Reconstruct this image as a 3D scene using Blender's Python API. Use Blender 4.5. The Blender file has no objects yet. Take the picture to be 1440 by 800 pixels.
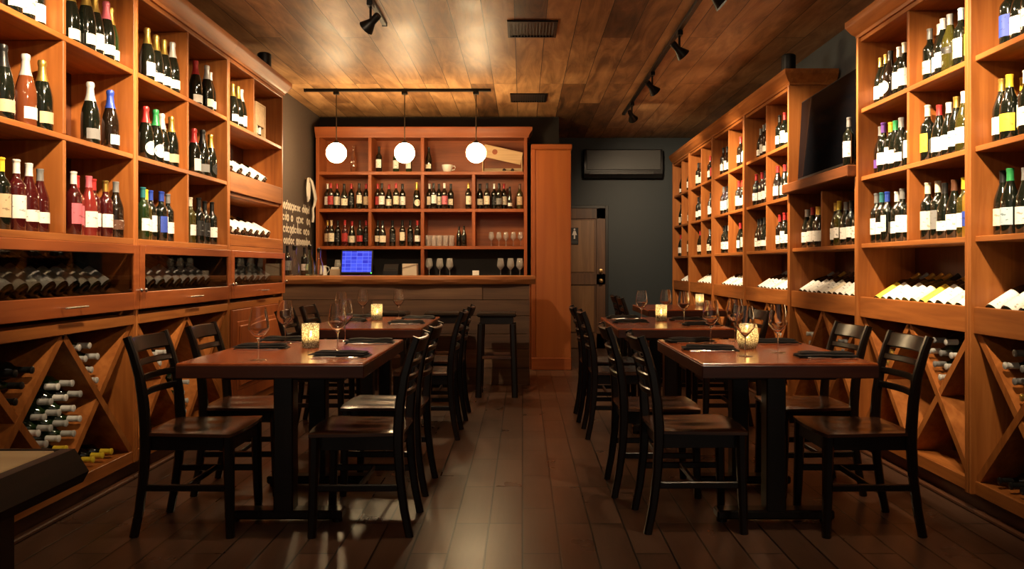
import bpy, math, random
from mathutils import Matrix, Vector
random.seed(11)
C = bpy.context.scene.collection
PI = math.pi
F = 1120.0                      # focal length in pixels of the 1440 wide frame
CAMZ = 1.18
FACE = 2.14                     # distance of both rack fronts from the camera axis
CEIL = 3.04

# ------------------------------------------------------------------ materials
def new_mat(name):
    m = bpy.data.materials.new(name); m.use_nodes = True
    nt = m.node_tree
    return m, nt, nt.nodes['Principled BSDF']

def plain(name, col, rough=0.5, metal=0.0, coat=0.0, spec=0.5, trans=0.0, ior=1.45, emit=None, estr=0.0, bump=0.0, bscale=60):
    m, nt, p = new_mat(name)
    p.inputs['Base Color'].default_value = (*col, 1)
    p.inputs['Roughness'].default_value = rough
    p.inputs['Metallic'].default_value = metal
    p.inputs['Coat Weight'].default_value = coat
    p.inputs['Specular IOR Level'].default_value = spec
    p.inputs['Transmission Weight'].default_value = trans
    p.inputs['IOR'].default_value = ior
    if emit:
        p.inputs['Emission Color'].default_value = (*emit, 1)
        p.inputs['Emission Strength'].default_value = estr
    tc = nt.nodes.new('ShaderNodeTexCoord')
    n = nt.nodes.new('ShaderNodeTexNoise'); n.inputs['Scale'].default_value = bscale
    nt.links.new(tc.outputs['Object'], n.inputs['Vector'])
    mr = nt.nodes.new('ShaderNodeMapRange')
    mr.inputs['To Min'].default_value = max(0.0, rough - 0.04); mr.inputs['To Max'].default_value = min(1, rough + 0.06)
    nt.links.new(n.outputs['Fac'], mr.inputs['Value'])
    nt.links.new(mr.outputs['Result'], p.inputs['Roughness'])
    if bump:
        b = nt.nodes.new('ShaderNodeBump'); b.inputs['Strength'].default_value = bump
        b.inputs['Distance'].default_value = 0.003
        nt.links.new(n.outputs['Fac'], b.inputs['Height']); nt.links.new(b.outputs['Normal'], p.inputs['Normal'])
    return m

def ramp(nt, fac, stops):
    r = nt.nodes.new('ShaderNodeValToRGB')
    e = r.color_ramp.elements
    while len(e) < len(stops): e.new(0.5)
    for k, (pos, col) in enumerate(stops):
        e[k].position = pos; e[k].color = (*col, 1)
    nt.links.new(fac, r.inputs['Fac'])
    return r.outputs['Color']

def wood(name, dark, mid, light, axis=2, rough=0.38, coat=0.15, vary=0.25, scale=1.0, spec=0.5):
    """grain runs along the given axis of the object"""
    m, nt, p = new_mat(name)
    tc = nt.nodes.new('ShaderNodeTexCoord')
    oi = nt.nodes.new('ShaderNodeObjectInfo')
    add = nt.nodes.new('ShaderNodeVectorMath'); add.operation = 'MULTIPLY_ADD'
    comb = nt.nodes.new('ShaderNodeCombineXYZ')
    for k in range(3): nt.links.new(oi.outputs['Random'], comb.inputs[k])
    add.inputs[1].default_value = (13, 17, 19)
    nt.links.new(comb.outputs[0], add.inputs[0]); nt.links.new(tc.outputs['Object'], add.inputs[2])
    mp = nt.nodes.new('ShaderNodeMapping')
    s = [26 * scale] * 3; s[axis] = 1.6 * scale
    mp.inputs['Scale'].default_value = s
    nt.links.new(add.outputs[0], mp.inputs['Vector'])
    n1 = nt.nodes.new('ShaderNodeTexNoise'); n1.inputs['Scale'].default_value = 1; n1.inputs['Detail'].default_value = 6; n1.inputs['Distortion'].default_value = 0.8
    nt.links.new(mp.outputs[0], n1.inputs['Vector'])
    mp2 = nt.nodes.new('ShaderNodeMapping')
    s2 = [5 * scale] * 3; s2[axis] = 0.9 * scale
    mp2.inputs['Scale'].default_value = s2
    nt.links.new(add.outputs[0], mp2.inputs['Vector'])
    n2 = nt.nodes.new('ShaderNodeTexNoise'); n2.inputs['Scale'].default_value = 1; n2.inputs['Detail'].default_value = 3
    nt.links.new(mp2.outputs[0], n2.inputs['Vector'])
    mx = nt.nodes.new('ShaderNodeMix'); mx.data_type = 'FLOAT'; mx.inputs[0].default_value = 0.5
    nt.links.new(n1.outputs['Fac'], mx.inputs[2]); nt.links.new(n2.outputs['Fac'], mx.inputs[3])
    col = ramp(nt, mx.outputs[0], [(0.30, dark), (0.5, mid), (0.68, light)])
    hs = nt.nodes.new('ShaderNodeHueSaturation')
    mr = nt.nodes.new('ShaderNodeMapRange'); mr.inputs['To Min'].default_value = 1 - vary; mr.inputs['To Max'].default_value = 1 + vary
    nt.links.new(oi.outputs['Random'], mr.inputs['Value']); nt.links.new(mr.outputs[0], hs.inputs['Value'])
    nt.links.new(col, hs.inputs['Color']); nt.links.new(hs.outputs[0], p.inputs['Base Color'])
    p.inputs['Roughness'].default_value = rough
    p.inputs['Coat Weight'].default_value = coat; p.inputs['Coat Roughness'].default_value = 0.18
    p.inputs['Specular IOR Level'].default_value = spec
    b = nt.nodes.new('ShaderNodeBump'); b.inputs['Strength'].default_value = 0.12; b.inputs['Distance'].default_value = 0.002
    nt.links.new(n1.outputs['Fac'], b.inputs['Height']); nt.links.new(b.outputs[0], p.inputs['Normal'])
    return m

def planks(name, stops, wid, length, mortar, mortar_col, rough, coat, grain=14.0, bumpd=0.004, spec=0.5, rough_var=0.12, seed=(0, 0, 0), grain_amt=0.45, rare=False):
    """boards along world Y on a horizontal surface"""
    m, nt, p = new_mat(name)
    tc = nt.nodes.new('ShaderNodeTexCoord')
    mp = nt.nodes.new('ShaderNodeMapping'); mp.inputs['Rotation'].default_value = (0, 0, PI / 2); mp.inputs['Location'].default_value = seed
    nt.links.new(tc.outputs['Object'], mp.inputs['Vector'])
    br = nt.nodes.new('ShaderNodeTexBrick')
    br.inputs['Scale'].default_value = 1.0
    br.inputs['Brick Width'].default_value = length; br.inputs['Row Height'].default_value = wid
    br.inputs['Mortar Size'].default_value = mortar; br.inputs['Mortar Smooth'].default_value = 0.2
    br.inputs['Color1'].default_value = (0, 0, 0, 1); br.inputs['Color2'].default_value = (1, 1, 1, 1); br.inputs['Mortar'].default_value = (0.5, 0.5, 0.5, 1)
    br.offset = 0.37; br.offset_frequency = 3
    nt.links.new(mp.outputs[0], br.inputs['Vector'])
    # grain, shifted from board to board
    sh = nt.nodes.new('ShaderNodeVectorMath'); sh.operation = 'MULTIPLY_ADD'; sh.inputs[1].default_value = (31, 37, 41)
    nt.links.new(br.outputs['Color'], sh.inputs[0]); nt.links.new(tc.outputs['Object'], sh.inputs[2])
    gm = nt.nodes.new('ShaderNodeMapping'); gm.inputs['Scale'].default_value = (grain, 1.1, grain)
    nt.links.new(sh.outputs[0], gm.inputs['Vector'])
    n1 = nt.nodes.new('ShaderNodeTexNoise'); n1.inputs['Scale'].default_value = 1; n1.inputs['Detail'].default_value = 8; n1.inputs['Distortion'].default_value = 1.6; n1.inputs['Roughness'].default_value = 0.62
    nt.links.new(gm.outputs[0], n1.inputs['Vector'])
    n2 = nt.nodes.new('ShaderNodeTexNoise'); n2.inputs['Scale'].default_value = 2.2; n2.inputs['Detail'].default_value = 4
    nt.links.new(sh.outputs[0], n2.inputs['Vector'])
    tone = br.outputs['Color']
    if rare: tone = ramp(nt, tone, [(0.0, (.04,) * 3), (0.07, (.10,) * 3), (0.11, (.42,) * 3), (1.0, (.64,) * 3)])
    mx = nt.nodes.new('ShaderNodeMix'); mx.data_type = 'FLOAT'; mx.inputs[0].default_value = grain_amt
    nt.links.new(tone, mx.inputs[2]); nt.links.new(n1.outputs['Fac'], mx.inputs[3])
    mx2 = nt.nodes.new('ShaderNodeMix'); mx2.data_type = 'FLOAT'; mx2.inputs[0].default_value = 0.25
    nt.links.new(mx.outputs[0], mx2.inputs[2]); nt.links.new(n2.outputs['Fac'], mx2.inputs[3])
    col = ramp(nt, mx2.outputs[0], stops)
    mc = nt.nodes.new('ShaderNodeMix'); mc.data_type = 'RGBA'
    nt.links.new(br.outputs['Fac'], mc.inputs[0]); nt.links.new(col, mc.inputs[6]); mc.inputs[7].default_value = (*mortar_col, 1)
    nt.links.new(mc.outputs[2], p.inputs['Base Color'])
    mr = nt.nodes.new('ShaderNodeMapRange'); mr.inputs['To Min'].default_value = rough - rough_var; mr.inputs['To Max'].default_value = rough + rough_var
    nt.links.new(n2.outputs['Fac'], mr.inputs['Value']); nt.links.new(mr.outputs[0], p.inputs['Roughness'])
    p.inputs['Coat Weight'].default_value = coat; p.inputs['Coat Roughness'].default_value = 0.3
    p.inputs['Specular IOR Level'].default_value = spec
    hm = nt.nodes.new('ShaderNodeMath'); hm.operation = 'MULTIPLY_ADD'; hm.inputs[1].default_value = -1.0
    nt.links.new(br.outputs['Fac'], hm.inputs[0])
    g2 = nt.nodes.new('ShaderNodeMath'); g2.operation = 'MULTIPLY'; g2.inputs[1].default_value = 0.35
    nt.links.new(n1.outputs['Fac'], g2.inputs[0]); nt.links.new(g2.outputs[0], hm.inputs[2])
    b = nt.nodes.new('ShaderNodeBump'); b.inputs['Strength'].default_value = 0.6; b.inputs['Distance'].default_value = bumpd
    nt.links.new(hm.outputs[0], b.inputs['Height']); nt.links.new(b.outputs[0], p.inputs['Normal'])
    return m

def glass_mat(name, col=(1, 1, 1), rough=0.02, ior=1.5, tr=1.0):
    m, nt, p = new_mat(name)
    p.inputs['Base Color'].default_value = (*col, 1)
    p.inputs['Transmission Weight'].default_value = tr
    p.inputs['Roughness'].default_value = rough; p.inputs['IOR'].default_value = ior
    return m

def pane_mat(name, tint):
    m = bpy.data.materials.new(name); m.use_nodes = True; nt = m.node_tree
    nt.nodes.clear()
    o = nt.nodes.new('ShaderNodeOutputMaterial'); t = nt.nodes.new('ShaderNodeBsdfTransparent'); g = nt.nodes.new('ShaderNodeBsdfGlossy')
    t.inputs[0].default_value = (*tint, 1); g.inputs['Roughness'].default_value = 0.02; g.inputs[0].default_value = (1, 1, 1, 1)
    f = nt.nodes.new('ShaderNodeFresnel'); f.inputs[0].default_value = 1.35
    mx = nt.nodes.new('ShaderNodeMixShader')
    ge = nt.nodes.new('ShaderNodeNewGeometry'); iv = nt.nodes.new('ShaderNodeMath'); iv.operation = 'SUBTRACT'; iv.inputs[0].default_value = 1.0
    nt.links.new(ge.outputs['Backfacing'], iv.inputs[1])
    mu = nt.nodes.new('ShaderNodeMath'); mu.operation = 'MULTIPLY'; nt.links.new(iv.outputs[0], mu.inputs[0]); nt.links.new(f.outputs[0], mu.inputs[1])
    nt.links.new(mu.outputs[0], mx.inputs[0]); nt.links.new(t.outputs[0], mx.inputs[1]); nt.links.new(g.outputs[0], mx.inputs[2]); nt.links.new(mx.outputs[0], o.inputs[0])
    return m

CH_D, CH_M, CH_L = (0.19, 0.054, 0.011), (0.33, 0.106, 0.022), (0.46, 0.165, 0.040)
RW = [wood('cherry_%s' % 'xyz'[a], CH_D, CH_M, CH_L, a, 0.45, 0.0, 0.16, spec=0.3) for a in range(3)]
RW_BACK_SHADED = wood('cherry_back_shaded', (0.060, 0.015, 0.004), (0.095, 0.025, 0.007), (0.13, 0.037, 0.010), 2, 0.45, 0.05, 0.12)  # cherry darkened for the backs: shade inside the racks is in the colour
LEDGE = wood('ledge_wood', (0.10, 0.03, 0.009), (0.17, 0.052, 0.015), (0.24, 0.08, 0.024), 1, 0.5, 0.0, 0.1, spec=0.2)
TOE = wood('toe_board', (0.06, 0.02, 0.008), (0.11, 0.038, 0.014), (0.16, 0.06, 0.022), 1, 0.6, 0.0, 0.1)
RED = [wood('red_cherry_%s' % 'xyz'[a], (0.20, 0.045, 0.012), (0.32, 0.08, 0.018), (0.42, 0.12, 0.03), a, 0.42, 0.0, 0.12, spec=0.35) for a in range(3)]
MAPLE = wood('orange_maple', (0.29, 0.070, 0.010), (0.37, 0.098, 0.015), (0.45, 0.135, 0.024), 2, 0.45, 0.0, 0.05, 0.35)
BACKBAR = [wood('backbar_wood_%s' % 'xyz'[a], (0.19, 0.042, 0.009), (0.28, 0.068, 0.014), (0.36, 0.10, 0.022), a, 0.45, 0.0, 0.1, spec=0.35) for a in range(3)]
TABLE_TOP = wood('mahogany_top', (0.26, 0.050, 0.012), (0.42, 0.090, 0.022), (0.56, 0.150, 0.040), 1, 0.22, 0.3, 0.12, 0.8)
TABLE_EDGE = wood('dark_edge', (0.035, 0.009, 0.005), (0.065, 0.016, 0.008), (0.10, 0.028, 0.012), 0, 0.35, 0.25, 0.1)
BLACKW = wood('black_wood', (0.004, 0.003, 0.002), (0.007, 0.004, 0.003), (0.012, 0.007, 0.005), 2, 0.28, 0.25, 0.1, spec=0.4)
SEATW = wood('seat_wood', (0.028, 0.011, 0.006), (0.060, 0.022, 0.011), (0.105, 0.042, 0.020), 0, 0.24, 0.6, 0.15)
SLAB = wood('live_edge_wood', (0.16, 0.05, 0.016), (0.38, 0.14, 0.045), (0.58, 0.25, 0.09), 0, 0.3, 0.3, 0.05, 0.6)
BLACKRIM = wood('black_rim_wood', (0.006, 0.003, 0.002), (0.011, 0.006, 0.004), (0.02, 0.01, 0.007), 1, 0.45, 0.0, 0.05, spec=0.12)
BARN = wood('barn_wood', (0.055, 0.026, 0.012), (0.12, 0.058, 0.027), (0.21, 0.11, 0.05), 0, 0.6, 0.0, 0.35, 0.7)
DOORW = wood('old_door_wood', (0.045, 0.018, 0.007), (0.10, 0.042, 0.016), (0.17, 0.078, 0.031), 2, 0.5, 0.0, 0.1, 0.7)
PINE = wood('pale_crate_wood', (0.42, 0.27, 0.13), (0.55, 0.37, 0.19), (0.66, 0.47, 0.26), 0, 0.6, 0, 0.1)
OLIVE_TOP = wood('worn_table_top', (0.22, 0.15, 0.07), (0.30, 0.21, 0.10), (0.38, 0.28, 0.14), 0, 0.4, 0.2, 0.05, 0.6)

BLACK_METAL = plain('black_metal', (0.012, 0.012, 0.012), 0.4, 0.6)
BLACK_PLASTIC = plain('black_plastic', (0.012, 0.012, 0.013), 0.35)
CHROME = plain('brushed_steel', (0.75, 0.74, 0.72), 0.22, 1.0)
STEEL = plain('cutlery_steel', (0.80, 0.78, 0.76), 0.16, 1.0)
BRASS = plain('brass', (0.65, 0.45, 0.2), 0.3, 1.0)
ROD = plain('bronze_rod', (0.12, 0.09, 0.06), 0.35, 0.9)
NAPKIN = plain('black_napkin_cloth', (0.012, 0.011, 0.012), 0.75, bump=0.4, bscale=900)
WHITE_CERAMIC = plain('white_ceramic', (0.75, 0.72, 0.66), 0.25)
WHITE_PAINT = plain('white_paint', (0.72, 0.68, 0.62), 0.5)
WHITE_CLOTH = plain('white_cloth', (0.62, 0.58, 0.52), 0.85, bump=0.5, bscale=200)
CLEAR = glass_mat('clear_glass')
BARGLASS = glass_mat('bar_glass', (.95, .93, .9), .05, 1.5, .82)  # whitish body colour stands in for light caught by the glasses
GREEN_CLEAR = glass_mat('pale_green_glass', (0.75, 0.9, 0.8))
PANE = pane_mat('cabinet_glass', (0.52, 0.52, 0.52))
GREY_PANEL = plain('charcoal_panel', (0.035, 0.035, 0.034), 0.45)
TEAL_WALL = plain('blue_black_paint', (0.020, 0.027, 0.031), 0.55, bump=0.15, bscale=40)
TAUPE_WALL = plain('taupe_paint', (0.075, 0.053, 0.040), 0.7, bump=0.15, bscale=40)
GREY_WALL = plain('slate_paint', (0.075, 0.09, 0.10), 0.6, bump=0.15, bscale=40)
DARK_WALL = plain('dark_paint', (0.016, 0.013, 0.011), 0.7, bump=0.1, bscale=40)
TRIMDARK = plain('dark_trim', (0.012, 0.010, 0.009), 0.45)
SCREEN_OFF = plain('dark_screen', (0.003, 0.003, 0.004), 0.08, spec=0.05)
FLOOR_M = planks('wood_look_tile', [(0.2, (0.055, 0.026, 0.015)), (0.5, (0.105, 0.053, 0.032)), (0.8, (0.160, 0.086, 0.054))], 0.154, 0.61, 0.0045, (0.012, 0.007, 0.005), 0.31, 0.1, 16, 0.0025, grain_amt=0.6)
CEIL_M = planks('reclaimed_boards', [(0.30, (0.05, 0.024, 0.012)), (0.42, (0.19, 0.090, 0.034)), (0.52, (0.38, 0.200, 0.080)), (0.64, (0.58, 0.34, 0.15))], 0.235, 2.6, 0.003, (0.02, 0.012, 0.008), 0.46, 0.0, 7, 0.008, seed=(0.3, 0.06, 0), grain_amt=0.6, rare=True)

# ------------------------------------------------------------------ mesh builder
class MB:
    def __init__(s): s.v = []; s.f = []; s.sm = []; s.mi = []
    def add(s, vs, fs, smooth=False, m=0, M=None):
        o = len(s.v)
        for p in vs:
            p = Vector(p)
            s.v.append(M @ p if M is not None else p)
        for f in fs:
            s.f.append([o + i for i in f]); s.sm.append(smooth); s.mi.append(m)
        return s
    def box(s, a, b, c=0.0, m=0, M=None):
        x0, y0, z0 = [min(a[i], b[i]) for i in range(3)]; x1, y1, z1 = [max(a[i], b[i]) for i in range(3)]
        c = min(c, (x1 - x0) * .45, (y1 - y0) * .45, (z1 - z0) * .45)
        if c <= 1e-6:
            vs = [(x, y, z) for z in (z0, z1) for y in (y0, y1) for x in (x0, x1)]
            fs = [(0, 2, 3, 1), (4, 5, 7, 6), (0, 1, 5, 4), (2, 6, 7, 3), (0, 4, 6, 2), (1, 3, 7, 5)]
            return s.add(vs, fs, False, m, M)
        lo, hi = (x0, y0, z0), (x1, y1, z1)
        idx = {}; vs = []
        for sx in (0, 1):
            for sy in (0, 1):
                for sz in (0, 1):
                    sg = (sx, sy, sz)
                    for ax in range(3):
                        p = []
                        for k in range(3):
                            base = hi[k] if sg[k] else lo[k]
                            if k != ax: base += -c if sg[k] else c
                            p.append(base)
                        idx[(sg, ax)] = len(vs); vs.append(tuple(p))
        fs = []
        for ax in range(3):
            u, w = [(1, 2), (2, 0), (0, 1)][ax]
            for sgn in (0, 1):
                q = []
                for (a_, b_) in ((0, 0), (1, 0), (1, 1), (0, 1)):
                    sg = [0, 0, 0]; sg[ax] = sgn; sg[u] = a_; sg[w] = b_; q.append(idx[(tuple(sg), ax)])
                fs.append(q if sgn else q[::-1])
        for ax in range(3):       # edges running along ax
            u, w = [(1, 2), (2, 0), (0, 1)][ax]
            for a_ in (0, 1):
                for b_ in (0, 1):
                    s0 = [0, 0, 0]; s0[u] = a_; s0[w] = b_; s1 = list(s0); s1[ax] = 1
                    q = [idx[(tuple(s0), u)], idx[(tuple(s1), u)], idx[(tuple(s1), w)], idx[(tuple(s0), w)]]
                    fs.append(q if (a_ + b_) % 2 == 1 else q[::-1])
        for sx in (0, 1):
            for sy in (0, 1):
                for sz in (0, 1):
                    q = [idx[((sx, sy, sz), k)] for k in range(3)]
                    fs.append(q if (sx + sy + sz) % 2 == 1 else q[::-1])
        return s.add(vs, fs, False, m, M)
    def lathe(s, prof, n=20, M=None, m=0, a0=0.0, a1=2 * PI, smooth=True):
        full = abs(a1 - a0 - 2 * PI) < 1e-6
        k = n if full else n + 1
        vs, fs = [], []
        for (r, z) in prof:
            for i in range(k):
                a = a0 + (a1 - a0) * i / n
                vs.append((r * math.cos(a), r * math.sin(a), z))
        for j in range(len(prof) - 1):
            for i in range(n):
                i2 = (i + 1) % k
                fs.append((j * k + i, j * k + i2, (j + 1) * k + i2, (j + 1) * k + i))
        if full:
            if prof[0][0] > 1e-5: fs.append(tuple(range(k))[::-1])
            if prof[-1][0] > 1e-5: fs.append(tuple((len(prof) - 1) * k + i for i in range(k)))
        return s.add(vs, fs, smooth, m, M)
    def prism(s, poly, axis, a, b, m=0, M=None, smooth=False):
        """polygon in the two other axes (in cyclic order) extruded along axis"""
        n = len(poly); vs = []
        for t in (a, b):
            for (u, w) in poly:
                p = [0, 0, 0]; p[axis] = t; p[(axis + 1) % 3] = u; p[(axis + 2) % 3] = w; vs.append(tuple(p))
        fs = [tuple(range(n))[::-1], tuple(range(n, 2 * n))]
        for i in range(n):
            j = (i + 1) % n; fs.append((i, j, n + j, n + i))
        return s.add(vs, fs, smooth, m, M)
    def sweep(s, pts, sec, side=(0, 1, 0), M=None, m=0, smooth=True):
        """sec: function k -> list of (a, b) offsets along (side, normal) for point k"""
        P = [Vector(p) for p in pts]; sd = Vector(side).normalized()
        vs, fs = [], []; n = None
        for k, p in enumerate(P):
            t = (P[min(k + 1, len(P) - 1)] - P[max(k - 1, 0)]).normalized()
            nb = t.cross(sd)
            if nb.length < 1e-4: nb = t.orthogonal()
            nb.normalize(); sd2 = nb.cross(t).normalized()
            q = sec(k); n = len(q)
            for (a, b) in q: vs.append(p + sd2 * a + nb * b)
        for k in range(len(P) - 1):
            for i in range(n):
                j = (i + 1) % n; fs.append((k * n + i, k * n + j, (k + 1) * n + j, (k + 1) * n + i))
        fs.append(tuple(range(n))[::-1]); fs.append(tuple((len(P) - 1) * n + i for i in range(n)))
        return s.add(vs, fs, smooth, m, M)
    def tube(s, pts, r, n=10, M=None, m=0, side=(0.31, 0.17, 0.93)):
        rr = r if callable(r) else (lambda k: r)
        return s.sweep(pts, lambda k: [(rr(k) * math.cos(2 * PI * i / n), rr(k) * math.sin(2 * PI * i / n)) for i in range(n)], side, M, m)
    def mesh(s, name, mats, sharp=0.6):
        me = bpy.data.meshes.new(name)
        off = s.off if hasattr(s, 'off') else Vector((0, 0, 0))
        me.from_pydata([tuple(v - off) for v in s.v], [], s.f)
        for m in (mats if isinstance(mats, (list, tuple)) else [mats]): me.materials.append(m)
        me.polygons.foreach_set('use_smooth', s.sm); me.polygons.foreach_set('material_index', s.mi)
        me.validate(); me.update()
        import bmesh
        bm = bmesh.new(); bm.from_mesh(me); bmesh.ops.recalc_face_normals(bm, faces=bm.faces); bm.to_mesh(me); bm.free()
        me.set_sharp_from_angle(angle=sharp)
        return me

def rrect(w, h, r=0.25):
    """rounded rectangle section"""
    c = min(w, h) * r; a, b = w / 2, h / 2
    return [(-a + c, -b), (a - c, -b), (a, -b + c), (a, b - c), (a - c, b), (-a + c, b), (-a, b - c), (-a, -b + c)]

def base_name(n): return n
def link(name, me, parent=None, loc=(0, 0, 0)):
    o = bpy.data.objects.new(name, me); C.objects.link(o); o.location = loc
    if parent is not None: o.parent = parent
    return o
LABELS = {}
def tag(o, label, cat, group=None, kind=None):
    if label: o['label'] = label; LABELS.setdefault(label, []).append(o.name)
    if cat: o['category'] = cat
    if group: o['group'] = group
    if kind: o['kind'] = kind
    return o
def thing(name, label, cat, loc=(0, 0, 0), rz=0.0, group=None):
    o = bpy.data.objects.new(name, None); C.objects.link(o); o.location = loc; o.rotation_euler = (0, 0, rz); o.empty_display_size = 0.1
    return tag(o, label, cat, group)
def part(name, mb, mat, parent, world=True, label=None):
    """mesh part; world=True: coordinates are given in world space and the parent is not rotated"""
    off = Vector((0, 0, 0))
    if world:
        p = parent
        while p is not None: off += p.location; p = p.parent
    mb.off = off
    o = link(name, mb.mesh(name, mat), parent)
    if label: o['label'] = label
    return o
def solo(name, mb, mat, label, cat, loc=None, group=None, kind=None):
    loc = Vector(loc) if loc else Vector((0, 0, 0)); mb.off = loc
    o = link(name, mb.mesh(name, mat), None, loc)
    return tag(o, label, cat, group, kind)
def struct(name, mb, mat): return solo(name, mb, mat, None, None, None, None, 'structure')
KIDS = {}
def copy_tree(src, loc, rz, label, group=None):
    r = src.copy(); C.objects.link(r); r.location = loc; r.rotation_euler = (0, 0, rz)
    tag(r, label, src['category'], group or src.get('group'))
    for ch in list(src.children):
        c = ch.copy(); C.objects.link(c); c.parent = r
        for g in list(ch.children):
            d = g.copy(); C.objects.link(d); d.parent = c
    return r
ORD = ['first', 'second', 'third', 'fourth', 'fifth', 'sixth', 'seventh', 'eighth', 'ninth', 'tenth', 'eleventh', 'twelfth', 'thirteenth', 'fourteenth', 'fifteenth', 'sixteenth', 'seventeenth', 'eighteenth', 'nineteenth', 'twentieth']

# ------------------------------------------------------------------ the room
YB = 11.5       # far wall with the door
struct('floor', MB().box((-2.6, -0.6, -0.1), (2.6, YB + 0.1, 0.0)), FLOOR_M)
struct('ceiling', MB().box((-2.6, -0.6, CEIL), (2.6, YB + 0.1, CEIL + 0.1)), CEIL_M)
struct('wall_left', MB().box((-2.62, -0.6, 0.0), (-2.52, 9.9, CEIL)), TAUPE_WALL)
struct('wall_right', MB().box((2.52, -0.6, 0.0), (2.62, YB, CEIL)), GREY_WALL)
struct('wall_back', MB().box((0.40, YB, 0.0), (2.62, YB + 0.1, CEIL)), TEAL_WALL)
struct('wall_bar', MB().box((-2.62, 9.9, 0.0), (0.45, 10.0, CEIL)), DARK_WALL)
struct('wall_corridor', MB().box((0.40, 10.0, 0.0), (0.45, YB, CEIL)), DARK_WALL)
struct('baseboard_back', MB().box((1.25, YB - 0.015, 0), (2.5, YB, 0.1), 0.004), TRIMDARK)

# door in the back wall
d = thing('door_1', None, None, (0.82, YB, 0)); d['kind'] = 'structure'
DX0, DX1, DH = 0.45, 1.19, 2.02
dm = MB().box((DX0, YB - 0.03, 0.01), (DX1, YB - 0.005, DH))
def raised(mb, x0, x1, z0, z1, y):
    mb.box((x0, y - 0.012, z0), (x1, y, z1), 0.0)
    mb.box((x0 + 0.02, y - 0.022, z0 + 0.02), (x1 - 0.02, y - 0.008, z1 - 0.02), 0.009)
stile = MB()
for a, b, z0, z1 in ((DX0, DX0 + .20, 0.01, DH), (DX1 - .13, DX1, 0.01, DH), (DX0, DX1, DH - .15, DH), (DX0, DX1, 0.92, 1.08), (DX0, DX1, 0.01, 0.22)):
    stile.box((a, YB - 0.045, z0), (b, YB - 0.03, z1), 0.004)
part('panel', dm, DOORW, d); part('stile_frame', stile, DOORW, d)
rp = MB()
for z0, z1 in ((0.24, 0.90), (1.10, DH - .17)): rp.box((DX0 + .23, YB - 0.041, z0), (DX1 - .16, YB - 0.03, z1), 0.01)
part('raised_panel', rp, wood('door_panel_wood', (0.10, 0.045, 0.016), (0.20, 0.095, 0.035), (0.30, 0.15, 0.06), 2, 0.45, 0.1, 0.02, 0.6), d)
hd = MB().lathe([(0.0, 0), (0.03, 0), (0.03, 0.012), (0.012, 0.02), (0.012, 0.045), (0.028, 0.055), (0.03, 0.07), (0.02, 0.085), (0, 0.088)], 16, Matrix.Translation((DX1 - .065, YB - 0.045, 0.98)) @ Matrix.Rotation(PI / 2, 4, 'X'))
part('door_handle', hd, BRASS, d)
part('deadbolt', MB().lathe([(0, 0), (0.032, 0), (0.03, 0.02), (0.012, 0.024), (0, 0.024)], 16, Matrix.Translation((DX1 - .065, YB - 0.045, 1.12)) @ Matrix.Rotation(PI / 2, 4, 'X')), BRASS, d)
tr = MB().box((DX1, YB - 0.03, 0), (DX1 + 0.045, YB, DH + 0.045), 0.004).box((0.45, YB - 0.03, DH), (DX1, YB, DH + 0.045), 0.004)
struct('trim_1', tr, TRIMDARK)

# restroom sign with two figures
sg = thing('restroom_sign', 'small black restroom sign with two white figures on the wooden door', 'sign', (0.70, YB - 0.05, 1.6))
part('sign_board', MB().box((0.605, YB - 0.056, 1.50), (0.80, YB - 0.046, 1.74), 0.003), BLACK_PLASTIC, sg)
fg = MB()
for cx, skirt in ((0.655, False), (0.745, True)):
    y0, y1 = YB - 0.0585, YB - 0.0555
    fg.lathe([(0, 0), (0.014, 0), (0.014, 0.003), (0, 0.003)], 12, Matrix.Translation((cx, y1, 1.715)) @ Matrix.Rotation(PI / 2, 4, 'X'))
    if skirt: fg.prism([(1.695, cx - .015), (1.695, cx + .015), (1.63, cx + .034), (1.63, cx + .012), (1.58, cx + .01), (1.58, cx - .01), (1.63, cx - .012), (1.63, cx - .034)], 1, y0, y1) if False else fg.add(
        [(x, y, z) for y in (y0, y1) for x, z in ((cx - .015, 1.695), (cx + .015, 1.695), (cx + .034, 1.635), (cx + .011, 1.635), (cx + .011, 1.58), (cx - .011, 1.58), (cx - .011, 1.635), (cx - .034, 1.635))],
        [tuple(range(8)), tuple(range(8, 16))[::-1]] + [(i, (i + 1) % 8, 8 + (i + 1) % 8, 8 + i) for i in range(8)])
    else:
        fg.box((cx - .022, y0, 1.64), (cx + .022, y1, 1.695)); fg.box((cx - .016, y0, 1.58), (cx - .003, y1, 1.64)); fg.box((cx + .003, y0, 1.58), (cx + .016, y1, 1.64))
part('figures', fg, WHITE_PAINT, sg)
part('lower_strip', MB().box((0.615, YB - 0.0585, 1.525), (0.79, YB - 0.0555, 1.55)), GREY_PANEL, sg)

# ------------------------------------------------------------------ bottles
GL = {
 'black': plain('black_green_glass', (0.006, 0.008, 0.005), 0.08, spec=0.8, coat=1.0),
 'brown': plain('brown_black_glass', (0.012, 0.007, 0.004), 0.08, spec=0.8, coat=1.0),
 'green': plain('deep_green_glass', (0.012, 0.028, 0.008), 0.08, spec=0.8, coat=1.0),
 'olive': plain('olive_glass', (0.045, 0.04, 0.007), 0.08, spec=0.8, coat=1.0),
 'gold': plain('golden_glass', (0.30, 0.17, 0.02), 0.08, spec=0.8, coat=1.0),
 'rose': plain('pink_wine_glass', (0.20, 0.022, 0.018), 0.08, spec=0.8, coat=1.0),
 'deeprose': plain('deep_pink_glass', (0.055, 0.006, 0.006), 0.08, spec=0.8, coat=1.0),
 'copper': plain('copper_wine_glass', (0.17, 0.045, 0.015), 0.08, spec=0.8, coat=1.0),
 'clear': CLEAR,
}
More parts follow.
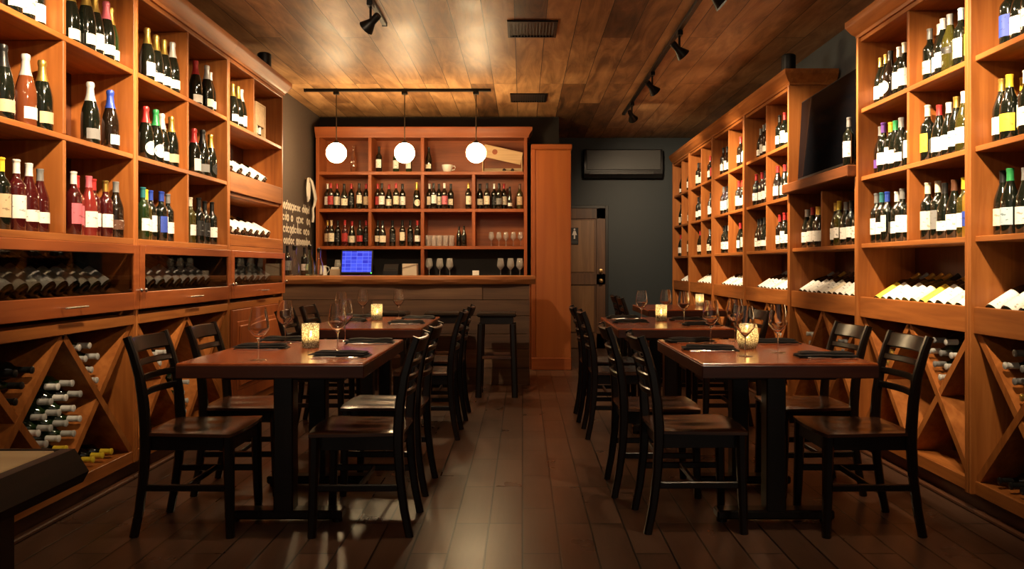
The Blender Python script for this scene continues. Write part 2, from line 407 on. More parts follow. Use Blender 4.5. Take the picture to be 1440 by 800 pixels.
COLS = {'white': (0.86, 0.84, 0.79), 'cream': (0.78, 0.70, 0.54), 'tan': (0.60, 0.44, 0.27), 'yellow': (0.80, 0.58, 0.04), 'black': (0.012, 0.012, 0.012),
 'pink': (0.66, 0.15, 0.20), 'red': (0.42, 0.03, 0.03), 'blue': (0.03, 0.07, 0.42), 'pale blue': (0.42, 0.58, 0.68), 'green': (0.03, 0.26, 0.08), 'gold': (0.62, 0.42, 0.10),
 'silver': (0.66, 0.66, 0.63), 'purple': (0.13, 0.05, 0.28), 'orange': (0.75, 0.30, 0.03), 'grey': (0.20, 0.20, 0.20), 'teal': (0.03, 0.18, 0.20), 'brown': (0.10, 0.04, 0.02)}
_m = {}
def paper(c):
    if ('p', c) in _m: return _m[('p', c)]
    m, nt, p = new_mat('%s_label_paper' % c.replace(' ', '_'))
    col = COLS[c]
    tc = nt.nodes.new('ShaderNodeTexCoord'); mp = nt.nodes.new('ShaderNodeMapping'); mp.inputs['Scale'].default_value = (70, 70, 110)
    oi = nt.nodes.new('ShaderNodeObjectInfo')
    nt.links.new(tc.outputs['Object'], mp.inputs['Vector']); nt.links.new(oi.outputs['Random'], mp.inputs['Location'])
    n = nt.nodes.new('ShaderNodeTexNoise'); n.inputs['Scale'].default_value = 0.8; n.inputs['Detail'].default_value = 1.0
    nt.links.new(mp.outputs[0], n.inputs['Vector'])
    dk = tuple(x * 0.45 for x in col) if sum(col) > 0.3 else tuple(min(1, x + 0.25) for x in col)
    r = ramp(nt, n.outputs['Fac'], [(0.66, col), (0.70, dk)])
    nt.links.new(r, p.inputs['Base Color']); p.inputs['Roughness'].default_value = 0.55
    _m[('p', c)] = m; return m
def foil(c):
    if ('f', c) not in _m:
        _m[('f', c)] = plain('%s_foil' % c.replace(' ', '_'), COLS[c], 0.32, 0.85 if c == 'gold' else 0.35 if c == 'silver' else 0.15, spec=0.5, bump=0.15, bscale=120)
    return _m[('f', c)]
# profiles (radius, height)
BODY = {
 'bordeaux': [(0, .004), (.024, .0), (.034, .0), (.0375, .005), (.0375, .185), (.0365, .198), (.030, .212), (.020, .224), (.0148, .238), (.0140, .262), (.0138, .300), (.0152, .300), (.0152, .309), (0, .309)],
 'burgundy': [(0, .004), (.026, .0), (.037, .0), (.0405, .005), (.0405, .145), (.0385, .165), (.032, .190), (.0235, .215), (.0170, .238), (.0145, .258), (.0138, .292), (.0155, .292), (.0155, .302), (0, .302)],
 'champagne': [(0, .004), (.028, .0), (.040, .0), (.044, .006), (.044, .140), (.0425, .160), (.037, .188), (.029, .216), (.0215, .240), (.0170, .262), (.0150, .296), (.0165, .298), (.0165, .318), (0, .320)],
 'flute': [(0, .004), (.022, .0), (.032, .0), (.0355, .005), (.0355, .130), (.0335, .165), (.028, .205), (.0215, .240), (.0165, .270), (.0140, .300), (.0138, .325), (.0152, .325), (.0152, .333), (0, .333)],
}
CAPS = {'bordeaux': (.250, .3095), 'burgundy': (.246, .3025), 'champagne': (.225, .321), 'flute': (.272, .3335)}
LABZ = {'bordeaux': (.055, .155), 'burgundy': (.045, .125), 'champagne': (.035, .115), 'flute': (.045, .120)}
def rad_at(shape, z):
    P = BODY[shape]
    for (r0, z0), (r1, z1) in zip(P[2:], P[3:]):
        if z0 <= z <= z1 and z1 > z0: return r0 + (r1 - r0) * (z - z0) / (z1 - z0)
    return P[-2][0]
def body_mesh(shape, glass):
    k = ('b', shape, glass)
    if k not in _m: _m[k] = MB().lathe(BODY[shape], 18).mesh('bottle_body', GL[glass], 0.9)
    return _m[k]
def cap_mesh(shape, c):
    k = ('c', shape, c)
    if k not in _m:
        z0, z1 = CAPS[shape]
        zs = [z0 + (z1 - z0) * i / 6 for i in range(6)] + [z1 - 0.008]
        pr = [(rad_at(shape, z) + .0009, z) for z in zs]
        top = .0165 if shape != 'champagne' else .0185
        if shape == 'champagne': pr = [(rad_at(shape, z) + .0012, z) for z in zs[:5]] + [(.0165, .292), (.0190, .300), (.0192, .312), (.0165, .3205), (.008, .3225), (0, .323)]
        else: pr = pr[:-1] + [(top - .001, z1 - .009), (top, z1 - .007), (top, z1), (top - .002, z1 + .0015), (0, z1 + .0015)]
        _m[k] = MB().lathe([(pr[0][0] - .0012, pr[0][1])] + pr, 16).mesh('bottle_capsule', foil(c), 0.8)
    return _m[k]
def lab_mesh(shape, c, style):
    k = ('l', shape, c, style)
    if k not in _m:
        z0, z1 = LABZ[shape]; arc = 2.3
        if style == 1: z1 -= .028
        if style == 2: z0 += .012; z1 += .012; arc = 1.8
        if style == 5: z0 = .010; z1 += .012; arc = 3.3
        if style == 3: z0 += .05; z1 = z0 + .035
        r = max(rad_at(shape, z0), rad_at(shape, z1)) + .0008
        mb = MB()
        if style == 4:     # round medallion
            n = 24; zc = (z0 + z1) / 2; R = .040; vs = [(r * 1.002, 0, zc)]; 
            for i in range(n):
                a = 2 * PI * i / n; t = R * math.cos(a) / r; vs.append((r * math.cos(t), r * math.sin(t), zc + R * math.sin(a)))
            vs2 = [(x * .985, y * .985, z) for x, y, z in vs]
            # ring of inner points keeps the disc curved
            mid = []
            for i in range(n):
                a = 2 * PI * i / n; t = R * .5 * math.cos(a) / r; mid.append((r * math.cos(t), r * math.sin(t), zc + R * .5 * math.sin(a)))
            V = vs + mid
            fs = [(0, n + 1 + i, n + 1 + (i + 1) % n) for i in range(n)] + [(n + 1 + i, 1 + i, 1 + (i + 1) % n, n + 1 + (i + 1) % n) for i in range(n)]
            mb.add(V, fs, True)
        else:
            mb.lathe([(r - .0008, z0), (r, z0), (r, z1), (r - .0008, z1)], 14, None, 0, -arc / 2, arc / 2)
        _m[k] = mb.mesh('bottle_label', paper(c), 0.5)
    return _m[k]
def bottle(loc, rot, shape, glass, lc, cc, style, label, group=None, name=None, scale=1.0, lab_off=0.0, parts=True):
    nm = name or ('sparkling_wine_bottle' if shape == 'champagne' else 'rose_wine_bottle' if 'rose' in glass else 'wine_bottle')
    o = link(nm, body_mesh(shape, glass), None, loc)
    o.rotation_euler = rot if not isinstance(rot, (int, float)) else (0, 0, rot)
    o.scale = (scale,) * 3
    tag(o, label, 'bottle', group)
    if lc: link('label', lab_mesh(shape, lc, style), o)
    if cc: link('capsule', cap_mesh(shape, cc), o)
    return o

# ------------------------------------------------------------------ racks along the walls
def zl(px, d=0.0): return F * (FACE + d) / abs(px - 735.0)
def wbox(mb, s, d0, d1, y0, y1, z0, z1, c=0.003): return mb.box((s * (FACE + d0), y0, z0), (s * (FACE + d1), y1, z1), c)
def cornice(s, y0, y1, zb, end0=False, end1=False):
    """crown moulding along the rack front, with returns round open ends"""
    prof = [(0.02, zb), (-0.012, zb), (-0.016, zb + .018), (-0.034, zb + .034), (-0.058, zb + .075), (-0.064, zb + .085), (-0.064, zb + .118), (0.02, zb + .118)]
    mb = MB(); n = len(prof); vs = []
    for (yy, e, sg) in ((y0, end0, -1), (y1, end1, 1)):
        for (dd, z) in prof: vs.append((s * (FACE + dd), yy + (sg * max(0, -dd) if e else 0), z))
    fs = [tuple(range(n)), tuple(range(n, 2 * n))[::-1]] + [(i, (i + 1) % n, n + (i + 1) % n, n + i) for i in range(n)]
    mb.add(vs, fs)
    for (yy, e, sg) in ((y0, end0, -1), (y1, end1, 1)):
        if not e: continue
        vs = []
        for dpos in (None, 0.36):
            for (dd, z) in prof: vs.append((s * (FACE + (dd if dpos is None else dpos)), yy + sg * max(-0.02, -dd), z))
        mb.add(vs, fs)
    wbox(mb, s, 0.0, 0.36, y0 + .001, y1 - .001, zb + .02, zb + .11, 0)
    return mb
def slope_board(s, ya, za, yb, zb_, d0, d1, t=0.036):
    """diagonal bin board seen edge on from the aisle"""
    v = Vector((0, yb - ya, zb_ - za)); nrm = Vector((0, -v.z, v.y)).normalized() * (t / 2)
    A, B = Vector((0, ya, za)), Vector((0, yb, zb_)); vs = []
    for dd in (d0, d1):
        for p in (A + nrm, B + nrm, B - nrm, A - nrm): vs.append((s * (FACE + dd), p.y, p.z))
    return MB().add(vs, [(0, 1, 2, 3), (7, 6, 5, 4), (0, 4, 5, 1), (1, 5, 6, 2), (2, 6, 7, 3), (3, 7, 4, 0)])
TH = 0.028
def side_mat(s): return RW if s < 0 else RED if False else RW
def carcass(name, label, s, y0, y1, ztop, proud=0.0, back0=0.10):
    r = thing(name, label, 'wine rack', (s * (FACE + .18), (y0 + y1) / 2, 0))
    for ya, yb in ((y0, y0 + .026), (y1 - .026, y1)):
        part('side_panel', wbox(MB(), s, -proud, 0.355, ya + .0006, yb - .0006, 0.10, ztop), RW[2], r)
    part('back_panel', wbox(MB(), s, 0.345, 0.357, y0 + .026, y1 - .026, back0, ztop, 0), RW_BACK_SHADED, r)
    part('bottom_board', wbox(MB(), s, 0.004, 0.345, y0 + .026, y1 - .026, 0.10, 0.165), RW[1], r)
    part('toe_kick', wbox(MB(), s, 0.05, 0.065, y0, y1, 0.0, 0.10, 0).box((s * (FACE + .01), y0, 0), (s * (FACE + .05), y1, .022), .006), TOE, r)
    return r
def shelf(r, s, y0, y1, z, d0=0.004, name='shelf'): part(name, wbox(MB(), s, d0, 0.345, y0, y1, z - TH, z, 0.003), RW[1], r)
def xbins(r, s, y0, y1, zt=0.862, zb=0.165):
    m = (y0 + y1) / 2
    for a in (y0 + .03, y1 - .03):
        part('diagonal_board', slope_board(s, m, zt, a, zb, 0.012, 0.34), RW[2], r)
        part('diagonal_board', slope_board(s, m, zb, a, zt, 0.016, 0.34), RW[2], r)
def slanted(r, s, y0, y1, zf, rise=0.15): # sloped display floor
    part('slanted_shelf', MB().add([(s * (FACE + dd), y, z + o) for o in (0, .014) for (dd, z) in ((0.03, zf), (0.34, zf + rise)) for y in (y0, y1)],
        [(0, 1, 3, 2), (4, 6, 7, 5), (0, 4, 5, 1), (2, 3, 7, 6), (0, 2, 6, 4), (1, 5, 7, 3)]), RW[1], r)

# --- left wall, three units
LU = [(3.05, 4.41), (4.41, 5.80), (5.80, 7.11)]
LZ = [2.71, 2.265, 1.80, 1.335]
L_LAB = ['tall cherrywood wine rack on left wall nearest the foreground table, with sparkling and pink bottles',
         'tall cherrywood wine rack on left wall, second from the foreground, above a glass tilt door',
         'tall cherrywood wine rack at the bar end of left wall with panelled cupboard door']
def glass_door(r, s, y0, y1, z0=0.945, z1=1.30):
    fr = MB(); st = 0.055
    for a, b, c, d_ in ((y0, y0 + st, z0, z1), (y1 - st, y1, z0, z1), (y0 + st, y1 - st, z1 - .05, z1), (y0 + st, y1 - st, z0, z0 + .095)):
        wbox(fr, s, -0.022, 0.0, a, b, c, d_, 0.003)
    dr = part('tilt_door', fr, RED[1], r)
    part('glass_pane', wbox(MB(), s, -0.013, -0.008, y0 + st - .005, y1 - st + .005, z0 + .09, z1 - .045, 0), PANE, dr)
    ym = (y0 + y1) / 2; hw = 0.10
    h = MB(); x = s * (FACE - .052)
    h.tube([(x, ym - hw, z0 + .045), (x, ym + hw, z0 + .045)], .0055)
    for k in (-1, 1): h.tube([(s * (FACE - .022), ym + k * hw * .75, z0 + .045), (x, ym + k * hw * .75, z0 + .045)], .004)
    part('bar_handle', h, CHROME, dr)
    for yy in (y0 + .022, y1 - .022):
        part('knob', MB().lathe([(0, 0), (.006, 0), (.006, .012), (.012, .016), (.013, .022), (.008, .028), (0, .029)], 12, Matrix.Translation((s * (FACE - .022), yy, z0 + .105)) @ Matrix.Rotation(-s * PI / 2, 4, 'Y')), CHROME, dr)
for i, (a, b) in enumerate(LU):
    s = -1; r = carcass('wine_rack', L_LAB[i], s, a, b, LZ[0]); m = (a + b) / 2; ia, ib = a + .026, b - .026
    part('cornice', cornice(s, a, b, LZ[0], False, i == 2), RW[1], r)
    part('face_rail', wbox(MB(), s, 0.0, 0.02, ia, ib, 1.30, 1.335), RW[1], r)
    shelf(r, s, ia, ib, 1.335, 0.02); shelf(r, s, ia, ib, LZ[0], 0.0)
    if i < 2:
        for z in LZ[1:3]: shelf(r, s, ia, ib, z)
        for z0, z1 in zip(LZ[1:], LZ[:-1]): part('divider', wbox(MB(), s, 0.004, 0.345, m - .012, m + .012, z0, z1 - TH), RW[2], r)
        xbins(r, s, a, b)
    else:
        shelf(r, s, ia, ib, 2.25)
        part('divider', wbox(MB(), s, 0.004, 0.345, 6.36 - .012, 6.36 + .012, 2.25, LZ[0] - TH), RW[2], r)
        part('display_lip', wbox(MB(), s, 0.0, 0.022, ia, ib, 1.735, 1.88), RW[1], r); slanted(r, s, ia, ib, 1.83, 0.20)
        shelf(r, s, ia, ib, 1.735, 0.022)
        part('display_lip', wbox(MB(), s, -0.002, 0.02, ia, ib, 1.335, 1.42), RW[1], r); slanted(r, s, ia, ib, 1.38, 0.17)
        cd = MB(); wbox(cd, s, -.02, 0, ia, ib, .17, .86, .003)
        dr = part('cupboard_door', cd, RED[2], r)
        ins = MB(); wbox(ins, s, -.024, -.018, ia + .09, ib - .09, .26, .77, .002); wbox(ins, s, -.036, -.022, ia + .12, ib - .12, .29, .74, .012)
        part('raised_panel', ins, RED[2], dr)
    part('bin_rail', wbox(MB(), s, -0.004, 0.345, ia, ib, 0.862, 0.915), RW[1], r)
    slanted(r, s, ia, ib, 1.00, 0.21)
    glass_door(r, s, a + .006, b - .006)

# --- right wall, seven units
RZ = [2.63, 2.18, 1.75, 1.325]
RY = [2.53, 3.80, 5.07, 6.36, 7.66, 8.94, 10.2, 11.3]
R_LAB = ['tall cherrywood wine rack on right wall cut off by the edge of the photo',
         'tall cherrywood wine rack on right wall between nearest rack and the television',
         'low section of right wall wine rack below the black television',
         'cherrywood wine rack on right wall just beyond the television with tall end panel',
         'cherrywood wine rack on right wall, second beyond the television',
         'cherrywood wine rack on right wall, second from the dark back wall',
         'cherrywood wine rack on right wall against the dark back wall']
for i in range(7):
    s = 1; a, b = RY[i], RY[i + 1]; m = (a + b) / 2; ia, ib = a + .026, b - .026
    top = 1.755 if i == 2 else RZ[0]
    r = carcass('wine_rack', R_LAB[i], s, a, b, top, 0.018); zs = RZ if i != 2 else RZ[2:]
    if i != 2: part('cornice', cornice(s, a, b, RZ[0], i == 3, i == 1), RW[1], r); shelf(r, s, ia, ib, RZ[0], 0.0)
    for z in zs[1:]: shelf(r, s, ia, ib, z)
    for z0, z1 in zip(zs[1:], zs[:-1]): part('divider', wbox(MB(), s, 0.004, 0.345, m - .012, m + .012, z0, z1 - TH), RW[2], r)
    part('display_lip', wbox(MB(), s, -0.004, 0.02, ia, ib, 0.863, 0.99), RW[1], r)
    slanted(r, s, ia, ib, 0.893, 0.20)
    shelf(r, s, ia, ib, 0.863 + TH, 0.02, 'bin_rail')
    xbins(r, s, a, b)
    if i == 2:
        part('ledge', wbox(MB(), s, -0.075, 0.345, a + .005, b - .005, 1.756, 1.83, .006), LEDGE, r)

# --- bottles standing in the racks
RR = {'bordeaux': .0393, 'burgundy': .0424, 'champagne': .0472, 'flute': .037}
def stand(s, z, cell, items, dflt=None):
    """items: (pixel column, shape, glass, label colour, capsule colour, style[, depth])"""
    items = sorted(items, key=lambda t: t[0])
    placed = []
    for k, it in enumerate(items):
        px, shape, gl, lc, cc, st = it[:6]; dd = it[6] if len(it) > 6 else random.uniform(.07, .11)
        placed.append([zl(px, dd), dd, it])
    # never let two bottles touch
    lo, hi = CELL_Y
    order = sorted(placed, key=lambda p: p[0])
    for _ in range(300):
        for p in order:
            p[0] = min(max(p[0], lo + .052), hi - .052)
        for p, q in zip(order, order[1:]):
            need = RR[p[2][1]] + RR[q[2][1]] + .002
            dx = p[1] - q[1]
            need = math.sqrt(max(need * need - dx * dx, 1e-6))
            gap = q[0] - p[0]
            if gap < need: p[0] -= (need - gap) / 2 + 1e-4; q[0] += (need - gap) / 2 + 1e-4
    for k, p in enumerate(placed):
        yy, dd, it = p; px, shape, gl, lc, cc, st = it[:6]
        face = (0 if s < 0 else PI) + (random.uniform(-.45, .1) if s < 0 else random.uniform(-.1, .45))
        lab = '%s bottle from left, %s%s, %s' % (ORD[k], (cc + (' foil' if shape == 'champagne' else ' capsule')) if cc else 'no capsule', '', cell)
        bottle((s * (FACE + dd), yy, z + .0006), face, shape, gl, lc, cc, st, lab, 'bottles standing on the wall racks', None, random.uniform(.97, 1.02) if shape != 'champagne' else random.uniform(1.0, 1.04))
def spread_px(lo, hi, n):
    return [lo + (hi - lo) * (k + .5) / n for k in range(n)]
A, B_, CH, FL = 'bordeaux', 'burgundy', 'champagne', 'flute'
def cellrange(a, b, half):
    m = (a + b) / 2
    return {'n': (a + .026, m - .012), 'f': (m + .012, b - .026)}[half]
# left unit one
def L(i, half, row, items):
    global CELL_Y
    CELL_Y = cellrange(*LU[i], half)
    nm = {0: 'front left rack', 1: 'second left rack', 2: 'bar end left rack'}[i]
    stand(-1, LZ[row + 1] if i < 2 else 2.25, '%s row, %s half of %s' % (['top', 'middle', 'bottom'][row], {'n': 'near', 'f': 'far'}[half], nm), items)
L(0, 'n', 0, [(17, B_, 'black', 'white', 'black', 0), (42, B_, 'black', 'cream', 'black', 0), (70, CH, 'black', 'white', 'black', 0)])
L(0, 'f', 0, [(104, CH, 'black', 'white', 'gold', 1), (118, CH, 'black', 'white', 'gold', 1), (132, CH, 'black', 'white', 'gold', 0), (149, CH, 'black', 'white', 'pink', 1), (170, CH, 'green', 'white', 'gold', 1)])
L(0, 'n', 1, [(4, CH, 'black', 'tan', 'black', 1), (36, CH, 'copper', 'white', 'silver', 1), (66, CH, 'black', 'tan', 'gold', 1)])
L(0, 'f', 1, [(127, CH, 'black', 'grey', 'silver', 1), (155, CH, 'brown', 'pale blue', 'blue', 1)])
L(0, 'n', 2, [(5, A, 'black', 'tan', 'yellow', 0), (27, A, 'deeprose', 'white', 'white', 0), (46, B_, 'deeprose', 'white', 'white', 1), (70, B_, 'deeprose', 'white', 'grey', 1)])
L(0, 'f', 2, [(104, A, 'deeprose', 'pink', 'white', 0), (117, A, 'rose', 'pink', 'red', 0), (133, B_, 'rose', 'white', 'pink', 0), (147, A, 'deeprose', 'white', 'red', 1), (158, A, 'deeprose', 'white', 'gold', 1), (170, B_, 'brown', 'brown', 'grey', 1)])
# left unit two
L(1, 'n', 0, [(207, CH, 'black', 'white', 'gold', 0), (221, CH, 'black', 'white', 'gold', 1), (235, CH, 'black', 'white', 'gold', 1), (248, CH, 'black', 'white', 'silver', 1)])
L(1, 'f', 0, [(275, CH, 'black', 'white', 'red', 1), (291, CH, 'black', 'cream', 'silver', 1), (306, B_, 'black', 'white', 'silver', 1)])
L(1, 'n', 1, [(205, CH, 'black', 'white', 'red', 4), (219, CH, 'black', 'white', 'green', 4), (230, CH, 'black', 'pale blue', 'silver', 1), (244, CH, 'black', 'tan', 'gold', 1)])
L(1, 'f', 1, [(273, CH, 'black', 'white', 'red', 0), (285, CH, 'black', 'grey', 'black', 1), (296, CH, 'black', 'black', 'gold', 4)])
L(1, 'n', 2, [(201, A, 'green', 'white', 'teal', 1), (210, A, 'olive', 'white', 'yellow', 1), (220, A, 'black', 'white', 'blue', 0), (231, A, 'black', 'blue', 'blue', 0), (239, A, 'black', 'white', 'blue', 0), (249, A, 'black', 'white', 'grey', 1)])
L(1, 'f', 2, [(269, A, 'olive', 'white', 'cream', 1), (278, A, 'black', 'black', 'black', 0), (288, A, 'black', 'black', 'black', 0), (298, A, 'black', 'white', 'black', 1)])
# left unit three, top row
CELL_Y = (5.83, 6.345)
stand(-1, 2.25, 'top row of bar end left rack', [(327, CH, 'black', 'white', 'gold', 1), (337, CH, 'black', 'white', 'gold', 1), (348, CH, 'black', 'white', 'silver', 0)])
# pale wooden gift box with a bottle lying in it
bx = thing('wooden_gift_box', 'pale wooden bottle box standing on end in bar end left rack', 'box', (-(FACE + .14), 6.7, 2.25))
bm_ = MB(); X0, X1 = -(FACE + .24), -(FACE + .06)
for a, b in (((X0, 6.58, 2.2505), (X1, 6.60, 2.55)), ((X0, 6.80, 2.2505), (X1, 6.82, 2.55)), ((X0, 6.60, 2.2505), (X1, 6.80, 2.265)), ((X0, 6.60, 2.535), (X1, 6.80, 2.55)), ((X0, 6.60, 2.265), (X0 + .012, 6.80, 2.535))): bm_.box(a, b, .002)
part('box_body', bm_, PINE, bx)
part('sliding_lid', MB().box((X1 - .012, 6.605, 2.36), (X1 - .004, 6.795, 2.535), .001), PINE, bx)
bottle((-(FACE + .10), 6.66, 2.266), 0, A, 'black', 'white', 'black', 0, 'dark bottle leaning inside the pale wooden gift box on left rack', None, None, .62)
bottle((-(FACE + .10), 6.745, 2.266), 0, A, 'black', 'white', 'silver', 0, 'silver capped bottle beside dark one in the pale wooden gift box', None, None, .62)

RN = ['nearest right rack', 'second right rack', 'rack under television', 'first rack beyond television', 'second rack beyond television', 'third rack beyond television', 'farthest right rack']
def R(i, half, row, items):
    global CELL_Y
    CELL_Y = cellrange(RY[i], RY[i + 1], half)
    stand(1, RZ[row + 1], '%s row, %s half of %s' % (['top', 'middle', 'bottom'][row], {'n': 'near', 'f': 'far'}[half], RN[i]), items)
R(0, 'f', 0, [(1393, A, 'black', 'white', 'grey', 1, .2), (1418, A, 'black', 'blue', 'blue', 0), (1434, B_, 'black', 'white', 'black', 0), (1450, B_, 'black', 'white', 'black', 0)])
R(0, 'f', 1, [(1392, B_, 'black', 'white', 'gold', 0), (1410, B_, 'black', 'yellow', 'yellow', 0), (1418, A, 'olive', 'white', 'yellow', 0, .2), (1428, A, 'black', 'white', 'white', 0), (1447, B_, 'black', 'white', 'yellow', 0)])
R(0, 'f', 2, [(1393, B_, 'black', 'cream', 'black', 0), (1406, B_, 'black', 'pale blue', 'green', 0), (1427, B_, 'black', 'white', 'grey', 0), (1440, B_, 'black', 'yellow', 'white', 0)])
R(1, 'f', 0, [(1229, B_, 'black', 'white', 'gold', 0), (1240, B_, 'black', 'white', 'gold', 0), (1249, B_, 'brown', 'white', 'black', 4), (1261, A, 'black', 'white', 'white', 0), (1271, A, 'black', 'white', 'cream', 0)])
R(1, 'n', 0, [(1295, A, 'black', 'cream', 'grey', 1), (1308, B_, 'black', 'pale blue', 'silver', 0), (1321, B_, 'black', 'pale blue', 'silver', 0), (1336, B_, 'olive', 'black', 'grey', 3), (1347, A, 'black', 'cream', 'pale blue', 0), (1357, A, 'gold', 'yellow', 'yellow', 0)])
R(1, 'f', 1, [(1227, B_, 'brown', 'purple', 'grey', 1), (1238, A, 'black', 'white', 'purple', 1), (1245, A, 'black', 'white', 'yellow', 0), (1253, B_, 'black', 'white', 'green', 0), (1261, B_, 'black', 'white', 'grey', 1), (1270, A, 'black', 'white', 'black', 0)])
R(1, 'n', 1, [(1295, A, 'black', 'yellow', 'cream', 0), (1305, A, 'black', 'white', 'grey', 1, .2), (1315, B_, 'black', 'white', 'red', 0), (1331, B_, 'black', 'white', 'white', 0), (1345, B_, 'black', 'pale blue', 'gold', 0), (1356, B_, 'olive', 'cream', 'white', 0)])
R(1, 'f', 2, [(1225, A, 'black', 'white', 'grey', 0), (1235, A, 'black', 'white', 'teal', 1), (1243, A, 'black', 'white', 'blue', 2), (1251, A, 'black', 'white', 'white', 1), (1259, A, 'black', 'white', 'grey', 0), (1269, A, 'black', 'white', 'cream', 0)])
R(1, 'n', 2, [(1295, A, 'black', 'cream', 'cream', 0), (1306, A, 'black', 'grey', 'cream', 0), (1317, B_, 'black', 'white', 'black', 1), (1330, B_, 'black', 'white', 'brown', 0), (1343, A, 'olive', 'white', 'yellow', 1), (1355, A, 'gold', 'blue', 'orange', 1)])
R(2, 'f', 2, [(px, A if k % 2 else B_, 'black', 'white', c, k % 2) for k, (px, c) in enumerate(zip((1122, 1129, 1135, 1141, 1147, 1153), ('white', 'black', 'red', 'gold', 'gold', 'cream')))])
R(2, 'n', 2, [(px, A if k % 2 else B_, g, 'white', c, k % 2) for k, (px, g, c) in enumerate(zip((1166, 1174, 1181, 1187, 1194, 1201), ('black', 'olive', 'black', 'black', 'black', 'black'), ('gold', 'yellow', 'grey', 'black', 'black', 'blue')))])
caps_far = [['black', 'red', 'grey', 'black', 'cream'], ['black', 'black', 'silver', 'red', 'gold'], ['red', 'red', 'black', 'red', 'black'], ['grey', 'black', 'black', 'gold', 'brown']]
for i, cnt in ((3, 5), (4, 5), (5, 4), (6, 3)):
    for row in range(3):
        for half in 'fn':
            a, b = cellrange(RY[i], RY[i + 1], half)
            p0, p1 = 735 + F * (FACE + .09) / b, 735 + F * (FACE + .09) / a
            n = cnt if random.random() < .85 else cnt - 1
            caps = random.choice(caps_far); sh = random.choice((A, A, B_))
            lo = p0 + (p1 - p0) * random.choice((.0, .05, .2)); same = random.random() < .5; lc0 = random.choice(('white', 'white', 'cream'))
            R(i, half, row, [(px, sh if same else random.choice((A, B_)), random.choice(('black', 'black', 'brown')), lc0 if same else random.choice(('white', 'white', 'cream', 'red' if i == 5 else 'white')), caps[k % 5] if not same else caps[0], random.choice((0, 0, 1))) for k, px in enumerate(spread_px(lo, p1, n))])
bottle((FACE - .035, 5.137, 1.8306), PI + .3, A, 'black', 'white', 'grey', 0, 'dark bottle standing alone on the ledge beside the television')

# --- bottles lying on the slanted displays, base towards the aisle
def lying(s, y, d, z, rise, shape, gl, lc, cc, st, label, run=0.31):
    th = math.atan2(rise, run)
    rad = .0385 if shape == 'bordeaux' else .0415
    # local +Z (neck) points into the rack and up; the label (local +X) looks up
    zax = Vector((s * math.cos(th), random.uniform(-.025, .025), math.sin(th))).normalized()
    up = Vector((-s * math.sin(th), 0, math.cos(th)))
    xax = (up - zax * up.dot(zax)).normalized(); yax = zax.cross(xax)
    tw = random.uniform(-.35, .35)
    M = Matrix((xax, yax, zax)).transposed() @ Matrix.Rotation(tw, 3, 'Z')
    zz = z + .014 + (d - .03) * rise / run
    loc = Vector((s * (FACE + d), y, zz)) + xax * (rad + .001)
    return bottle(loc, M.to_euler(), shape, gl, lc, cc, st, label, 'bottles lying on the slanted displays', None, 1.0)
def display(s, ya, yb, z, rise, n, where, pal, glasses=('black',), lo=0.0, hi=1.0):
    ys = [ya + .06 + (yb - ya - .12) * (lo + (hi - lo) * (k / max(1, n - 1))) for k in range(n)]
    if s > 0: ys = ys[::-1]
    for k, y in enumerate(ys):
        sh = random.choice((A, A, B_)) if abs(ys[0] - ys[-1]) / max(1, n - 1) > .09 else A
        lying(s, y, .067, z, rise, sh, random.choice(glasses), random.choice(pal), random.choice(('black', 'grey', 'brown', 'gold')), 5, '%s bottle from left on slanted display %s' % (ORD[k], where))
W = ('white', 'white', 'white', 'cream')
display(1, 3.17, 3.77, .893, .20, 5, 'of nearest right rack', W)
display(1, 3.83, 5.04, .893, .20, 12, 'of second right rack', W + ('yellow',), ('black', 'black', 'olive'), 0.0, .93)
display(1, 5.10, 6.33, .893, .20, 12, 'under the television', W, ('black',), 0, .97)
display(1, 6.39, 7.63, .893, .20, 10, 'of first rack beyond television', W, ('black',), 0, .8)
display(1, 7.69, 8.91, .893, .20, 9, 'of second rack beyond television', W, ('black',), .05, .85)
display(1, 8.97, 10.17, .893, .20, 6, 'of third rack beyond television', W, ('black',), .1, .8)
display(1, 10.23, 11.27, .893, .20, 4, 'of farthest right rack', W, ('black',), .1, .7)
display(-1, 5.83, 7.08, 1.83, .20, 5, 'of bar end left rack, upper slot', W, ('black',), .05, .75)
display(-1, 5.83, 7.08, 1.38, .17, 7, 'of bar end left rack, lower slot', W, ('black',), .05, .85)
display(-1, 3.08, 4.38, 1.00, .21, 9, 'behind glass door of front left rack', W, ('black', 'olive'), .2, .88)
display(-1, 4.44, 5.77, 1.00, .21, 9, 'behind glass door of second left rack', W, ('black', 'olive'), .06, .85)
display(-1, 5.83, 7.08, 1.00, .21, 7, 'behind glass door of bar end left rack', W, ('black', 'olive'), .06, .85)

